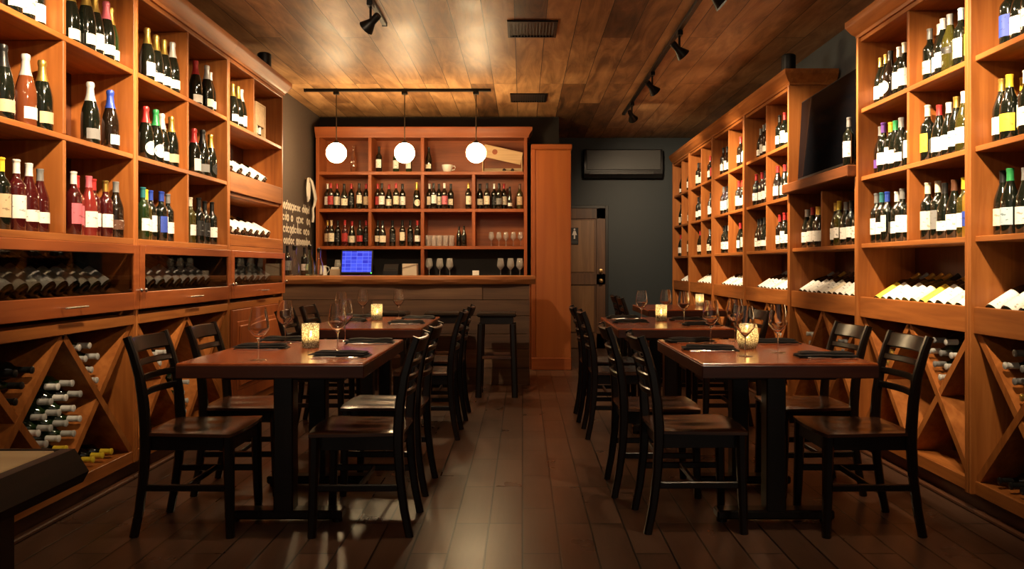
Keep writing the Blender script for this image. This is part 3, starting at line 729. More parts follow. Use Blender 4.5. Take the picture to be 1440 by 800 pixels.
# --- bottles stacked in the diamond bins, necks towards the aisle
def binned(s, y, z, cc, label, d=0.03, gl='black'):
    zax = Vector((-s, 0, 0)); xax = Vector((0, 0, 1)); yax = zax.cross(xax)
    M = Matrix((xax, yax, zax)).transposed()
    bottle(Vector((s * (FACE + d + .311), y, z)), M.to_euler(), A, gl, None, cc, 0, label, 'bottles lying in the diamond bins')
def vee(s, yc, zc, cells, where, caps, wd=.605, rr=.0415):
    """bottles packed into the V whose point is at yc, zc"""
    th = math.atan2(wd, .697); r2 = 2 * rr
    t0 = (rr + .019) / math.sin(th)
    pts = []
    for (a, b) in cells:
        pts.append((yc + (a - b) * r2 * math.sin(th), zc + t0 + (a + b) * r2 * math.cos(th), a + b))
    # name by row from the bottom and place from the left of the picture
    rows = {}
    for p in pts: rows.setdefault(p[2], []).append(p)
    for rk, (row, lst) in enumerate(sorted(rows.items())):
        lst.sort(key=lambda p: p[0] if s < 0 else -p[0])
        for k, (y, z, _) in enumerate(lst):
            c = caps(rk, k) if callable(caps) else caps
            binned(s, y, z, c, '%s bottle from left, row %s up, %s capsule, %s' % (ORD[k], ['one', 'two', 'three', 'four', 'five', 'six', 'seven', 'eight', 'nine'][rk], c, where), random.uniform(.02, .034), random.choice(('black', 'green')))
zt, zb0, zm = .862, .165, (.862 + .165) / 2
U1m = 3.73
vee(-1, U1m, zb0, [(a, b) for a in range(4) for b in range(4)] + [(4, 1), (4, 2)], 'front left rack centre diamond', lambda r, k: 'yellow' if r < 2 else ('silver' if (r + k) % 3 else 'white'), .65)
vee(-1, 4.055, zm, [(0, 0), (0, 1), (1, 1), (0, 2), (1, 2), (0, 3)], 'front left rack top far bin', 'silver', .65)
vee(-1, 3.405, zm, [(0, 0), (1, 0), (1, 1), (2, 0)], 'front left rack top near bin', 'black', .65)
def floor_row(s, ys, where, cap, z=.165):
    ys = sorted(ys, reverse=s > 0)
    for k, y in enumerate(ys): binned(s, y, z + .0385, cap, '%s bottle from left, %s capsule, on the floor of %s' % (ORD[k], cap, where), .03)
floor_row(-1, (4.03, 4.12, 4.21), 'front left rack far bin', 'yellow')
vee(-1, 5.105, zb0, [(2, 1), (1, 2), (2, 2)] + [(0, 0), (1, 0), (0, 1), (1, 1)], 'second left rack centre diamond', 'silver', .665)
vee(-1, 4.7725, zm, [(0, 0), (1, 0), (0, 1), (2, 0)], 'second left rack top near bin', 'silver', .665)
vee(1, 4.1325, zm, [(0, 0), (1, 0), (0, 1), (1, 1), (2, 0), (0, 2), (2, 1), (1, 2)], 'top near bin of second right rack', lambda r, k: ('silver', 'grey')[(r + k) % 2])
vee(1, 4.7375, zm, [(0, 0), (1, 0), (0, 1), (1, 1)], 'top far bin of second right rack', 'gold')
vee(1, 3.4675, zm + .004, [(0, 0), (1, 0), (0, 1), (1, 1), (2, 0), (0, 2), (2, 1), (1, 2), (0, 3)], 'top bin of nearest right rack', lambda r, k: 'gold' if r == 0 else ('silver', 'grey')[(r + k) % 2])
floor_row(1, (3.30, 3.382, 3.464, 3.546, 3.63), 'nearest right rack', 'black')
vee(1, 5.4075, zm, [(0, 0), (1, 0), (0, 1), (1, 1)], 'top near bin under the television', 'grey')
vee(1, 6.0225, zm, [(0, 0), (1, 0), (0, 1)], 'top far bin under the television', 'silver')
vee(1, 6.70, zm, [(0, 0), (1, 0), (0, 1)], 'near bin beyond television', 'silver')

# ------------------------------------------------------------------ television
tv = thing('television', 'large black flat television mounted above the ledge of the right wall', 'television', (2.22, 5.71, 1.85))
T = Matrix.Translation((2.19, 5.71, 2.17)) @ Matrix.Rotation(math.radians(-1.5), 4, 'Z') @ Matrix.Rotation(math.radians(3), 4, 'Y')
part('casing', MB().box((-.012, -.60, -.315), (.035, .60, .315), .006, M=T).box((.035, -.35, -.22), (.07, .35, .15), .01, M=T), BLACK_PLASTIC, tv)
part('screen', MB().box((-.014, -.588, -.295), (-.011, .588, .303), 0, M=T), SCREEN_OFF, tv)
part('wall_bracket', MB().box((2.27, 5.61, 2.05), (2.5195, 5.81, 2.25), .01), BLACK_METAL, tv)

# cans on top of the racks
def can(loc, label):
    c = thing('speaker_can', label, 'speaker', loc)
    part('housing', MB().lathe([(0, 0), (.055, 0), (.058, .006), (.058, .15), (.05, .158), (0, .158)], 24), BLACK_METAL, c, False)
    part('grille', MB().lathe([(0, .158), (.046, .158), (.046, .161), (0, .163)], 24), BLACK_PLASTIC, c, False)
can((-(FACE + .05), 6.75, LZ[0] + .1182), 'black cylindrical can on top of left rack near the bar')
can((FACE + .03, 6.50, RZ[0] + .1182), 'black cylindrical can on top of right rack beyond the television')

# ------------------------------------------------------------------ air conditioner
ac = thing('air_conditioner', 'dark wall mounted air conditioner high on the back wall', 'air conditioner', (1.43, YB, 2.5))
prof = [(YB, 2.45), (YB - .14, 2.45), (YB - .20, 2.50), (YB - .21, 2.58), (YB - .21, 2.80), (YB - .18, 2.85), (YB, 2.86)]
AX0, AX1 = .875, 1.985
part('casing', MB().prism(prof, 0, AX0, AX1), BLACK_PLASTIC, ac)
part('front_panel', MB().box((AX0 + .03, YB - .222, 2.555), (AX1 - .03, YB - .208, 2.835), .005), GREY_PANEL, ac)
part('air_outlet', MB().box((AX0 + .07, YB - .215, 2.49), (AX1 - .12, YB - .16, 2.535), .004), TRIMDARK, ac)
part('louver', MB().box((AX0 + .08, YB - .222, 2.515), (AX1 - .13, YB - .205, 2.522), 0), GREY_PANEL, ac)

# ------------------------------------------------------------------ bar
bar = thing('bar_counter', 'long bar counter clad in weathered boards at the back left', 'bar counter', (-1.2, 8.2, 0))
BX0, BX1, BY = -2.515, 0.07, 7.94
part('frame', MB().box((BX0, BY + .02, 0.0), (BX1, BY + .5, 1.008)), DARK_WALL, bar)
zz = 0.0
for k, hgt in enumerate((.17, .19, .15, .18, .16, .158)):
    cut = (-1.35, -.7, -1.8, -.9, -1.5, -.4)[k]
    for xa, xb in ((BX0, cut), (cut, BX1)):
        part('board', MB().box((xa + .0015, BY - .002 * (k % 2), zz + .0015), (xb - .0015, BY + .02, zz + hgt - .0015), .003), BARN, bar)
    zz += hgt
# live-edge top
n = 60; edge = []; rr_ = random.Random(4)
ph = [rr_.uniform(0, 6) for _ in range(4)]
f_ = lambda t: .018 * math.sin(3.1 * t + ph[0]) + .010 * math.sin(7.7 * t + ph[1]) + .006 * math.sin(15.1 * t + ph[2])
vs, fs = [], []
for i in range(n + 1):
    x = BX0 + (0.125 - BX0) * i / n; e = BY - .10 + f_(x)
    ring = [(x, BY + .56, 1.008), (x, e + .03, 1.008), (x, e + .006 + .006 * math.sin(11 * x), 1.03), (x, e - .004, 1.055 + .004 * math.sin(9 * x)), (x, e + .01, 1.082), (x, e + .025, 1.088), (x, BY + .56, 1.088)]
    vs += ring
k = 7
for i in range(n):
    for j in range(k):
        j2 = (j + 1) % k; fs.append((i * k + j, i * k + j2, (i + 1) * k + j2, (i + 1) * k + j))
fs += [tuple(range(k)), tuple(n * k + j for j in range(k))[::-1]]
solo('live_edge_slab', MB().add(vs, fs, True), SLAB, 'thick live-edge wooden slab lying along the bar counter', 'bar top', (-1.2, 8.2, 1.008))
BTOP = 1.088

# tall cabinet at the right end of the bar
tc = thing('tall_cabinet', 'tall orange wood cabinet at the right end of the bar', 'cabinet', (.33, 9.3, 0))
CX0, CX1, CY, CZ = .098, .553, 9.10, 2.58
part('body', MB().box((CX0, CY + .02, .08), (CX1, 9.88, CZ - .06), .004), MAPLE, tc)
part('front_panel', MB().box((CX0 + .055, CY, .14), (CX1, CY + .022, CZ - .07), .004), MAPLE, tc)
part('stile', MB().box((CX0, CY + .004, .08), (CX0 + .05, CY + .022, CZ - .06), .003), BACKBAR[2], tc)
part('cornice', MB().box((CX0, CY - .012, CZ - .06), (CX1 + .012, 9.88, CZ), .006), BACKBAR[0], tc)
part('base_rail', MB().box((CX0, CY - .006, 0), (CX1 + .004, 9.88, .14), .006), BACKBAR[0], tc)

# back counter and shelf unit
bc = thing('back_counter', 'low counter behind the bar carrying the wooden shelf unit', 'counter', (-1.2, 9.5, 0))
part('cabinet_body', MB().box((-2.5, 9.16, .0), (.09, 9.89, 1.02)), BACKBAR[2], bc)
part('worktop', MB().box((-2.51, 9.12, 1.02), (.093, 9.89, 1.05), .004), TABLE_EDGE, bc)
KZ = 1.0503
sh_ = thing('back_bar_shelf', 'wide orange wood shelf unit full of bottles behind the bar', 'shelf unit', (-1.2, 9.6, KZ))
SX0, SX1, SY, SYB = -2.455, .055, 9.45, 9.83
kf = F / SY
bxp = lambda px: (px - 735) / kf
def bbox_(a, b, c=.003): return MB().box(a, b, c)
part('side_panel', bbox_((SX0, SY, KZ), (SX0 + .04, SYB, 2.73)), BACKBAR[2], sh_); part('side_panel', bbox_((SX1 - .04, SY, KZ), (SX1, SYB, 2.73)), BACKBAR[2], sh_)
part('back_panel', bbox_((SX0 + .04, SYB - .012, 1.40), (SX1 - .04, SYB, 2.73), 0), BACKBAR[0], sh_)
part('dark_lower_back', bbox_((SX0 + .04, SYB - .012, KZ), (SX1 - .04, SYB, 1.40), 0), DARK_WALL, sh_)
prof = [(SY + .02, 2.71), (SY - .015, 2.71), (SY - .02, 2.74), (SY - .06, 2.80), (SY - .06, 2.83), (SY + .02, 2.83)]
co = MB(); n = len(prof); vs = []
for x, sgn in ((SX0, -1), (SX1, 1)):
    for (y, z) in prof: vs.append((x + (max(0, SY - y) if sgn > 0 else 0), y, z))
co.add(vs, [tuple(range(n)), tuple(range(n, 2 * n))[::-1]] + [(i, (i + 1) % n, n + (i + 1) % n, n + i) for i in range(n)])
vs = []
for yy in (None, SYB):
    for (y, z) in prof: vs.append((SX1 + max(-.01, SY - y), y if yy is None else yy, z))
co.add(vs, [tuple(range(n)), tuple(range(n, 2 * n))[::-1]] + [(i, (i + 1) % n, n + (i + 1) % n, n + i) for i in range(n)])
co.box((SX0, SY, 2.73), (SX1, SYB, 2.825))
part('cornice', co, BACKBAR[0], sh_)
KS = [2.31, 1.868, 1.425]
for z in KS: part('shelf', bbox_((SX0 + .04, SY + .004, z - .038), (SX1 - .04, SYB - .012, z)), BACKBAR[0], sh_)
dv = {0: (520, 594), 1: (520, 594, 666), 2: (520, 594, 666), 3: (594,)}
zsr = [2.73] + KS + [KZ]
for row, pxs in dv.items():
    for px in pxs: part('divider', bbox_((bxp(px) - .02, SY + .002, zsr[row + 1]), (bxp(px) + .02, SYB - .012, zsr[row] - (.038 if row else 0))), BACKBAR[2], sh_)

def on_shelf(row, px, shape, gl, lc, cc, st, label, d=.12, scale=1.0, name=None):
    y = SY + d
    bottle(((px - 735) * y / F, y, zsr[row + 1] + .0006), -PI / 2 + random.uniform(-.4, .4), shape, gl, lc, cc, st, label, 'bottles on the back bar shelves', name, scale)
cellnm = {(1, 0): 'upper left cell of back bar', (1, 1): 'upper middle cell of back bar', (1, 2): 'upper third cell of back bar', (1, 3): 'upper right cell of back bar', (2, 0): 'lower left cell of back bar', (2, 1): 'lower middle cell of back bar', (2, 2): 'glass cell of back bar'}
CELLPX = {0: (450.5, 517.6), 1: (522.4, 591.6), 2: (596.4, 663.6), 3: (668.4, 736.6)}
def row_of(row, cell, items):
    lo, hi = bxp(CELLPX[cell][0]) + .047, bxp(CELLPX[cell][1]) - .047
    pos = []
    for k, it in enumerate(items):
        d_ = .085 if k % 2 else .155
        pos.append([min(max((it[0] - 735) * (SY + d_) / F, lo), hi), d_])
    for _ in range(40):
        for p, q in zip(pos, pos[1:]):
            need = math.sqrt(max(0, .090 ** 2 - (p[1] - q[1]) ** 2)); g = q[0] - p[0]
            if g < need: p[0] -= (need - g) / 2; q[0] += (need - g) / 2
        for p, q in zip(pos, pos[2:]):
            g = q[0] - p[0]
            if g < .090: p[0] -= (.090 - g) / 2; q[0] += (.090 - g) / 2
        for p in pos: p[0] = min(max(p[0], lo), hi)
    for k, it in enumerate(items):
        px, sh, gl, lc, cc, st = it[:6]
        bottle((pos[k][0], SY + pos[k][1], zsr[row + 1] + .0006), -PI / 2 + random.uniform(-.4, .4), sh, gl, lc, cc, st, '%s bottle from left, %s, %s' % (ORD[k], ('%s label' % lc) if lc else 'no label', cellnm[(row, cell)]), 'bottles on the back bar shelves', None, it[6] if len(it) > 6 else 1.0)
row_of(1, 0, [(455, A, 'black', 'white', 'silver', 0), (464.5, A, 'brown', 'red', 'red', 0), (474, A, 'black', 'cream', 'red', 0), (484, B_, 'black', 'cream', 'black', 0), (494, A, 'black', 'black', 'red', 0), (505, A, 'black', 'cream', 'black', 2), (515, A, 'black', 'tan', 'red', 0)])
row_of(1, 1, [(527, A, 'brown', 'red', 'red', 0), (537, A, 'black', 'white', 'black', 0), (547, B_, 'black', 'cream', 'red', 0), (557, A, 'black', 'cream', 'red', 0), (566, A, 'black', 'white', 'black', 0), (586, CH, 'black', 'cream', 'gold', 4)])
row_of(1, 2, [(600, A, 'black', 'cream', 'silver', 0), (608.5, A, 'black', 'white', 'black', 2), (617, A, 'black', 'cream', 'black', 0), (625, A, 'brown', 'pink', 'white', 0), (634, A, 'black', 'cream', 'black', 1), (660, A, 'black', 'cream', 'gold', 0)])
row_of(1, 3, [(674, A, 'black', 'cream', 'black', 1), (685, A, 'black', 'cream', 'black', 0), (695, A, 'black', 'black', 'silver', 0), (702, A, 'black', 'grey', 'black', 1), (708.5, A, 'black', 'cream', 'red', 0), (717, FL, 'black', 'white', 'black', 1, .8), (731, A, 'olive', 'tan', 'brown', 0)])
row_of(2, 0, [(456, A, 'brown', 'tan', 'gold', 0), (466, A, 'black', 'cream', 'tan', 0), (475, A, 'black', 'black', 'black', 0), (485, A, 'deeprose', 'red', 'red', 0), (495, B_, 'black', 'cream', 'red', 0), (506, A, 'black', 'red', 'black', 1), (515, A, 'brown', 'black', 'red', 0)])
row_of(2, 1, [(527, A, 'black', 'cream', 'black', 1), (538, B_, 'black', 'cream', 'black', 0), (552, A, 'black', 'black', 'black', 0), (566, A, 'black', 'cream', 'black', 2), (577, A, 'black', 'black', 'black', 0), (587, A, 'black', 'white', 'red', 1)])
on_shelf(0, 533, A, 'black', 'white', 'black', 0, 'lone dark bottle with white label, top row of back bar between pendants')
on_shelf(0, 557, A, 'green', 'white', 'black', 0, 'bottle behind the middle pendant globe, left of two', .2)
on_shelf(0, 575, A, 'green', 'white', 'black', 0, 'bottle behind the middle pendant globe, second of two', .2)
on_shelf(0, 603, B_, 'black', 'cream', 'black', 1, 'dark bottle beside the white cup on top row of back bar')
on_shelf(0, 497, FL, 'clear', None, None, 0, 'clear empty bottle beside the first pendant globe', .16, .95)
# cup
cp = thing('cup', 'white ceramic cup with handle on the top row of back bar', 'cup', ((629 - 735) * 9.56 / F, 9.56, 2.3104))
part('bowl', MB().lathe([(0, 0), (.03, 0), (.05, .02), (.062, .06), (.066, .09), (.062, .09), (.057, .06), (.045, .022), (0, .01)], 24), WHITE_CERAMIC, cp, False)
part('handle', MB().tube([(.06, 0, .075), (.085, 0, .078), (.098, 0, .06), (.088, 0, .035), (.055, 0, .028)], .006), WHITE_CERAMIC, cp, False)
# open wine crate
X0, X1, Y0, Y1, Z0 = bxp(690), bxp(732), SY + .05, SY + .30, 2.3104
cr = thing('wine_crate', 'tilted pale wooden wine crate with branded side on top row of back bar', 'crate', ((X0 + X1) / 2, SY + .15, Z0))
T = Matrix.Translation((bxp(705), SY + .17, Z0))
part('crate_base', MB().box((-.23, -.11, 0.0), (.25, .11, .012), .002, M=T).box((-.23, -.11, .012), (-.218, .11, .165), .002, M=T).box((.238, -.11, .012), (.25, .11, .20), .002, M=T).box((-.218, .098, .012), (.238, .11, .07), .002, M=T), PINE, cr)
T2 = T @ Matrix.Translation((.225, 0, .085)) @ Matrix.Rotation(math.radians(12.5), 4, 'Y')
part('crate_lid', MB().box((-.47, -.115, .0), (0.0, -.10, .15), .002, M=T2).box((-.47, -.10, .138), (0, .11, .15), .002, M=T2), PINE, cr)
part('burnt_emblem', MB().lathe([(0, 0), (.032, 0), (.032, .0015), (0, .0015)], 20, T2 @ Matrix.Translation((-.33, -.115, .085)) @ Matrix.Rotation(PI / 2, 4, 'X')), RED[0], cr)
for k, xx in enumerate((.03, .13)):
    bottle((T @ Vector((xx, .085, .034)))[:], (PI / 2, 0, 0), A, 'black', 'cream', 'black', 0, '%s dark bottle lying inside the pale crate on back bar' % ('left' if k == 0 else 'right'), 'bottles in the wine crate', None, .55)

# ------------------------------------------------------------------ glassware
def lathe_shell(prof_out, prof_in): return prof_out + prof_in[::-1]
_g = {}
def wine_glass(loc, label, group, scale=1.0, flip=False):
    if 'bowl' not in _g:
        out = [(.0042, .088), (.010, .094), (.026, .112), (.0405, .130), (.0455, .140), (.0460, .148), (.0425, .180), (.0365, .215), (.0330, .236)]
        inn = [(.0, .0955), (.008, .0965), (.024, .1135), (.039, .1312), (.0442, .1408), (.0447, .148), (.0412, .180), (.0352, .215), (.0319, .236)]
        b = MB().lathe([(0, .088)] + out + inn[::-1], 28)
        st = MB().lathe([(0, .006), (.0042, .006), (.0036, .02), (.0032, .05), (.0036, .08), (.0042, .0879), (0, .0879)], 12)
        ft = MB().lathe([(0, 0), (.036, 0), (.0375, .0012), (.034, .0025), (.014, .0042), (.0045, .0059), (0, .0059)], 28)
        _g['bowl'] = b.mesh('glass_bowl', CLEAR, .9); _g['stem'] = st.mesh('glass_stem', CLEAR, .9); _g['foot'] = ft.mesh('glass_foot', CLEAR, .9)
    o = thing('wine_glass', label, 'wine glass', loc, random.uniform(0, 6), group)
    o.scale = (scale,) * 3
    if flip: o.rotation_euler = (PI, 0, 0); o.location.z += .236 * scale
    for k in ('bowl', 'stem', 'foot'):
        me = _g[k]
        if 'back bar' in group:
            if 'bar' + k not in _g:
                _g['bar' + k] = me.copy(); _g['bar' + k].materials[0] = BARGLASS
            me = _g['bar' + k]
        link(k, me, o)
    return o
def tumbler(loc, label, group, h=.13, r=.036):
    if ('t', h, r) not in _g:
        _g[('t', h, r)] = MB().lathe([(0, 0), (r * .86, 0), (r * .9, .003), (r, h), (r - .002, h), (r * .88, .008), (0, .008)], 20).mesh('tumbler', BARGLASS, .9)
    o = link('tumbler', _g[('t', h, r)], None, loc); tag(o, label, 'glass', group)
for k, px in enumerate((602.5, 610.5, 618, 626.5, 635)):
    y = SY + .1; tumbler(((px - 735) * y / F, y, 1.4256), '%s tumbler from left in the row on the back bar shelf' % ORD[k], 'tumblers on the back bar')
for k, px in enumerate((691, 701.5, 711.5, 722, 732)):
    y = SY + .1; wine_glass(((px - 735) * y / F, y, 1.4256), '%s stemmed glass from left, third shelf right cell of back bar' % ORD[k], 'glasses on the back bar', .72)
for k, px in enumerate((603.5, 618.5, 632.5)):
    y = SY + .1; wine_glass(((px - 735) * y / F, y, KZ + .0003), '%s wine glass from left on counter below the tumblers' % ORD[k], 'glasses on the back bar', .98)
for k, px in enumerate((704, 718, 731)):
    y = SY + .1; wine_glass(((px - 735) * y / F, y, KZ + .0003), '%s wine glass from left on counter below the stemmed glasses' % ORD[k], 'glasses on the back bar', .98)
# two dark decanters and a small amber jar
for k, px in enumerate((645.5, 652.5)):
    y = SY + (.1 if k else .17)
    on_shelf(2, px, B_, 'black', None, None, 0, '%s of two plain black bottles beside the tumblers on back bar' % ('left' if k == 0 else 'right'), y - SY, .80)
# register screen
ps = thing('register_screen', 'glowing blue register screen standing on the counter behind the bar', 'screen', (bxp(507), 9.3, KZ))
m, nt, p = new_mat('lit_blue_screen')
tcn = nt.nodes.new('ShaderNodeTexCoord'); br = nt.nodes.new('ShaderNodeTexBrick'); br.inputs['Scale'].default_value = 12; br.offset = 0.0; br.inputs['Brick Width'].default_value = .8; br.inputs['Row Height'].default_value = .5; br.inputs['Mortar Size'].default_value = .03
br.inputs['Color1'].default_value = (0.02, 0.03, 0.55, 1); br.inputs['Color2'].default_value = (0.06, 0.10, 0.9, 1); br.inputs['Mortar'].default_value = (0.15, 0.2, 1.0, 1)
mpn = nt.nodes.new('ShaderNodeMapping'); mpn.inputs['Rotation'].default_value = (PI / 2, 0, 0)
nt.links.new(tcn.outputs['Object'], mpn.inputs[0]); nt.links.new(mpn.outputs[0], br.inputs['Vector']); nt.links.new(br.outputs['Color'], p.inputs['Emission Color']); p.inputs['Emission Strength'].default_value = 0.55
p.inputs['Base Color'].default_value = (.005, .005, .01, 1); p.inputs['Roughness'].default_value = .2
T = Matrix.Translation((bxp(507), 9.25, KZ + .185)) @ Matrix.Rotation(math.radians(-12), 4, 'X')
part('bezel', MB().box((-.185, -.012, -.14), (.185, .012, .14), .006, M=T), BLACK_PLASTIC, ps)
part('display', MB().box((-.17, -.0145, -.122), (.17, -.0115, .125), 0, M=T), m, ps)
part('stand', MB().box((-.09, -.02, 0), (.09, .16, .015), .004, M=Matrix.Translation((bxp(507), 9.25, KZ))).box((-.03, .02, .015), (.03, .05, .14), .004, M=Matrix.Translation((bxp(507), 9.25, KZ))), BLACK_PLASTIC, ps)
part('power_light', MB().box((.165, -.017, -.137), (.178, -.012, -.128), 0, M=T), plain('green_led', (0, .2, 0), emit=(.1, 1, .1), estr=2.0), ps)
# printer, white box, paper cups
pr = thing('receipt_printer', 'small black printer on back counter between screen and white box', 'printer', (bxp(552), 9.4, KZ))
part('housing', MB().prism([(9.30, KZ), (9.50, KZ), (9.50, KZ + .15), (9.38, KZ + .16), (9.30, KZ + .08)], 0, bxp(542), bxp(562)), BLACK_PLASTIC, pr)
part('paper_slot', MB().box((bxp(545), 9.318, KZ + .105), (bxp(559), 9.335, KZ + .112)), GREY_PANEL, pr)
wb = thing('paper_box', 'white cardboard box with diagonal flap on counter behind the bar', 'box', (bxp(577.5), 9.4, KZ))
part('carton', MB().box((bxp(568), 9.32, KZ), (bxp(588), 9.46, KZ + .165), .003), plain('pale_card', (.55, .46, .36), .7), wb)
part('flap', MB().add([(bxp(568), 9.316, KZ + .12), (bxp(588), 9.316, KZ + .165), (bxp(588), 9.316, KZ + .15), (bxp(568), 9.316, KZ + .105), (bxp(568), 9.32, KZ + .12), (bxp(588), 9.32, KZ + .165), (bxp(588), 9.32, KZ + .15), (bxp(568), 9.32, KZ + .105)], [(0, 1, 2, 3), (7, 6, 5, 4), (0, 4, 5, 1), (1, 5, 6, 2), (2, 6, 7, 3), (3, 7, 4, 0)]), plain('dark_card', (.3, .22, .16), .7), wb)  # flap strip in a darker card colour
pc = thing('pitcher', 'small white pitcher on counter under the left back bar shelf', 'pitcher', (bxp(459), 9.32, KZ))
part('body', MB().lathe([(0, 0), (.035, 0), (.042, .03), (.035, .09), (.028, .12), (.034, .145), (.031, .145), (.025, .12), (.032, .09), (.038, .03), (0, .006)], 20), WHITE_CERAMIC, pc, False)
part('handle', MB().tube([(.03, 0, .13), (.062, 0, .125), (.066, 0, .09), (.038, 0, .05)], .005), WHITE_CERAMIC, pc, False)
nb_ = thing('napkin_holder', 'tan box of folded paper napkins beside the white pitcher', 'napkin holder', (bxp(475.5), 9.32, KZ))
part('holder', MB().box((-.06, -.04, 0), (.06, .04, .10), .004), plain('tan_board', (.42, .30, .20), .7), nb_, False)
part('napkins', MB().box((-.052, -.03, .09), (.052, .03, .125), .01), WHITE_CLOTH, nb_, False)
wine_glass((bxp(473), 9.52, KZ + .0003), 'wine glass behind the tan napkin holder on back counter', 'glasses on the back bar', .9)
oc = thing('card_holder', 'small white card on the counter below the right back bar shelf', 'card', (bxp(670), 9.3, KZ))
part('card', MB().box((-.038, -.004, 0), (.038, .004, .075), .001, M=Matrix.Translation((0, 0, .01)) @ Matrix.Rotation(-.15, 4, 'X')), WHITE_PAINT, oc, False)
part('foot', MB().box((-.03, -.02, 0), (.03, .02, .012), .002), BLACK_PLASTIC, oc, False)

# things at the left end of the bar top
def bar_item(px, y): return ((px - 735) * y / F, y, BTOP + .0006)
bottle(bar_item(404, 8.30), -1.2, A, 'black', 'grey', 'black', 0, 'first dark bottle at the left end of the bar top', None, None, 1.0)
bottle(bar_item(428, 8.40), -1.2, A, 'black', 'white', 'black', 1, 'dark bottle with white label beside glass carafes on bar end', None, None, .95)
def carafe(loc, label, mat=CLEAR, sc=1.0):
    o = thing('carafe', label, 'carafe', loc); o.scale = (sc,) * 3
    part('body', MB().lathe([(0, 0), (.04, 0), (.046, .006), (.048, .09), (.036, .15), (.021, .19), (.02, .25), (.026, .28), (.024, .28), (.018, .25), (.0185, .19), (.034, .15), (.0455, .09), (.0435, .012), (0, .008)], 24), mat, o, False)
    part('stopper', MB().lathe([(0, .26), (.0165, .26), (.0225, .285), (.024, .305), (.014, .315), (0, .316)], 16), BLACK_PLASTIC, o, False)
carafe(bar_item(414, 8.22), 'clear glass carafe left of the white labelled bottle on bar', CLEAR)
carafe(bar_item(436, 8.24), 'greenish glass carafe at the left bar end beside the shelf unit', GREEN_CLEAR, 1.02)
carafe(bar_item(448.5, 8.36), 'clear glass carafe right of the greenish carafe on bar', CLEAR, .92)

# lettering on the left wall: four rows of rounded white letters (too small to read)
lt = thing('wall_lettering', 'rows of rounded white lettering painted on the taupe wall beside the bar', 'lettering', (-2.519, 8.9, 1.4))
rl = random.Random(9)
for row in range(4):
    zc = 1.83 - row * .125; mb = MB(); y = 8.15 + rl.uniform(0, .05)
    while y < 9.40:
        w = rl.choice((.055, .07, .08)); hh = rl.choice((.032, .036, .04)); kd = rl.random()
        if kd < .12: y += .06; continue
        n = 14; vs = []; seg = n if kd > .35 else 11
        for i in range(seg + (0 if seg == n else 1)):
            a = 2 * PI * i / n + .6
            for q in (1.0, .45):
                for xo in (-2.5195, -2.5165): vs.append((xo, y + w / 2 + math.cos(a) * w * .5 * q, zc + math.sin(a) * hh * q))
        cnt = len(vs) // 4; fs = []
        for i in range(cnt if seg == n else cnt - 1):
            j = (i + 1) % cnt; o = 4
            fs += [(i * o, j * o, j * o + 1, i * o + 1), (i * o + 2, i * o + 3, j * o + 3, j * o + 2), (i * o + 1, j * o + 1, j * o + 3, i * o + 3)]
        mb.add(vs, fs)
        if rl.random() < .3: mb.box((-2.5195, y + w * .8, zc - .02), (-2.5165, y + w * .98, zc + .065 if rl.random() < .6 else zc - .06))
        y += w + .012
    part('letter_row', mb, plain('wall_letter_paint_%d' % row, (.72, .66, .56), .6), lt)
# white cloth strip hanging on the wall
hc = thing('hanging_cloth', 'white knotted cloth hanging on the left wall beside the back bar', 'cloth', (-2.45, 9.25, 2.15))
part('peg', MB().tube([(-2.52, 9.25, 2.20), (-2.47, 9.25, 2.205)], .008), BRASS, hc)
part('loop', MB().sweep([(-2.488, 9.25, 2.205), (-2.475, 9.18, 2.17), (-2.462, 9.11, 2.08), (-2.458, 9.10, 1.99), (-2.465, 9.15, 1.94), (-2.472, 9.21, 1.97), (-2.47, 9.22, 2.06), (-2.478, 9.245, 2.15)], lambda k: rrect((.03, .05, .06, .05, .04, .045, .05, .03)[k], .022, .4), (0, 1, 0)), WHITE_CLOTH, hc)
part('tail', MB().sweep([(-2.482, 9.26, 2.21), (-2.462, 9.30, 2.17), (-2.450, 9.36, 2.06), (-2.445, 9.40, 1.98), (-2.452, 9.38, 1.91), (-2.460, 9.34, 1.86), (-2.458, 9.35, 1.77), (-2.462, 9.34, 1.70)], lambda k: rrect((.03, .06, .085, .08, .05, .028, .04, .03)[k], .024, .4), (0, 1, 0)), WHITE_CLOTH, hc)

# ------------------------------------------------------------------ pendants over the bar
GLOBE = plain('lit_globe', (.9, .8, .6), .3, emit=(1.0, 0.70, 0.36), estr=45.0)
PY = 8.33
tk = thing('pendant_track', 'thin black track on the ceiling carrying the three globe pendants', 'light track', (-1.3, PY, CEIL))
part('rail', MB().box((-2.27, PY - .018, CEIL - .03), (-.33, PY + .018, CEIL - .0005), .003), BLACK_METAL, tk)
part('end_cap', MB().box((-2.285, PY - .02, CEIL - .033), (-2.27, PY + .02, CEIL - .0005), .002), BLACK_METAL, tk)
for k, px in enumerate((473, 569, 669.5)):
    x = (px - 735) * PY / F; zc = 2.37
    o = thing('pendant_lamp', '%s glowing globe pendant lamp hanging above the bar' % ('left', 'middle', 'right')[k], 'pendant lamp', (x, PY, zc), 0, 'globe pendants over the bar')
    part('ceiling_fitting', MB().box((-.03, -.022, CEIL - .062 - zc), (.03, .022, CEIL - .0305 - zc), .004), BLACK_METAL, o, False)
    part('rod', MB().tube([(0, 0, .118), (0, 0, CEIL - .062 - zc)], .0055), ROD, o, False)
    part('socket', MB().lathe([(0, .096), (.034, .096), (.036, .104), (.02, .125), (0, .13)], 20), BLACK_METAL, o, False)
    part('globe', MB().lathe([(.105 * math.sin(PI * i / 20), -.105 * math.cos(PI * i / 20)) for i in range(21)], 28), GLOBE, o, False)

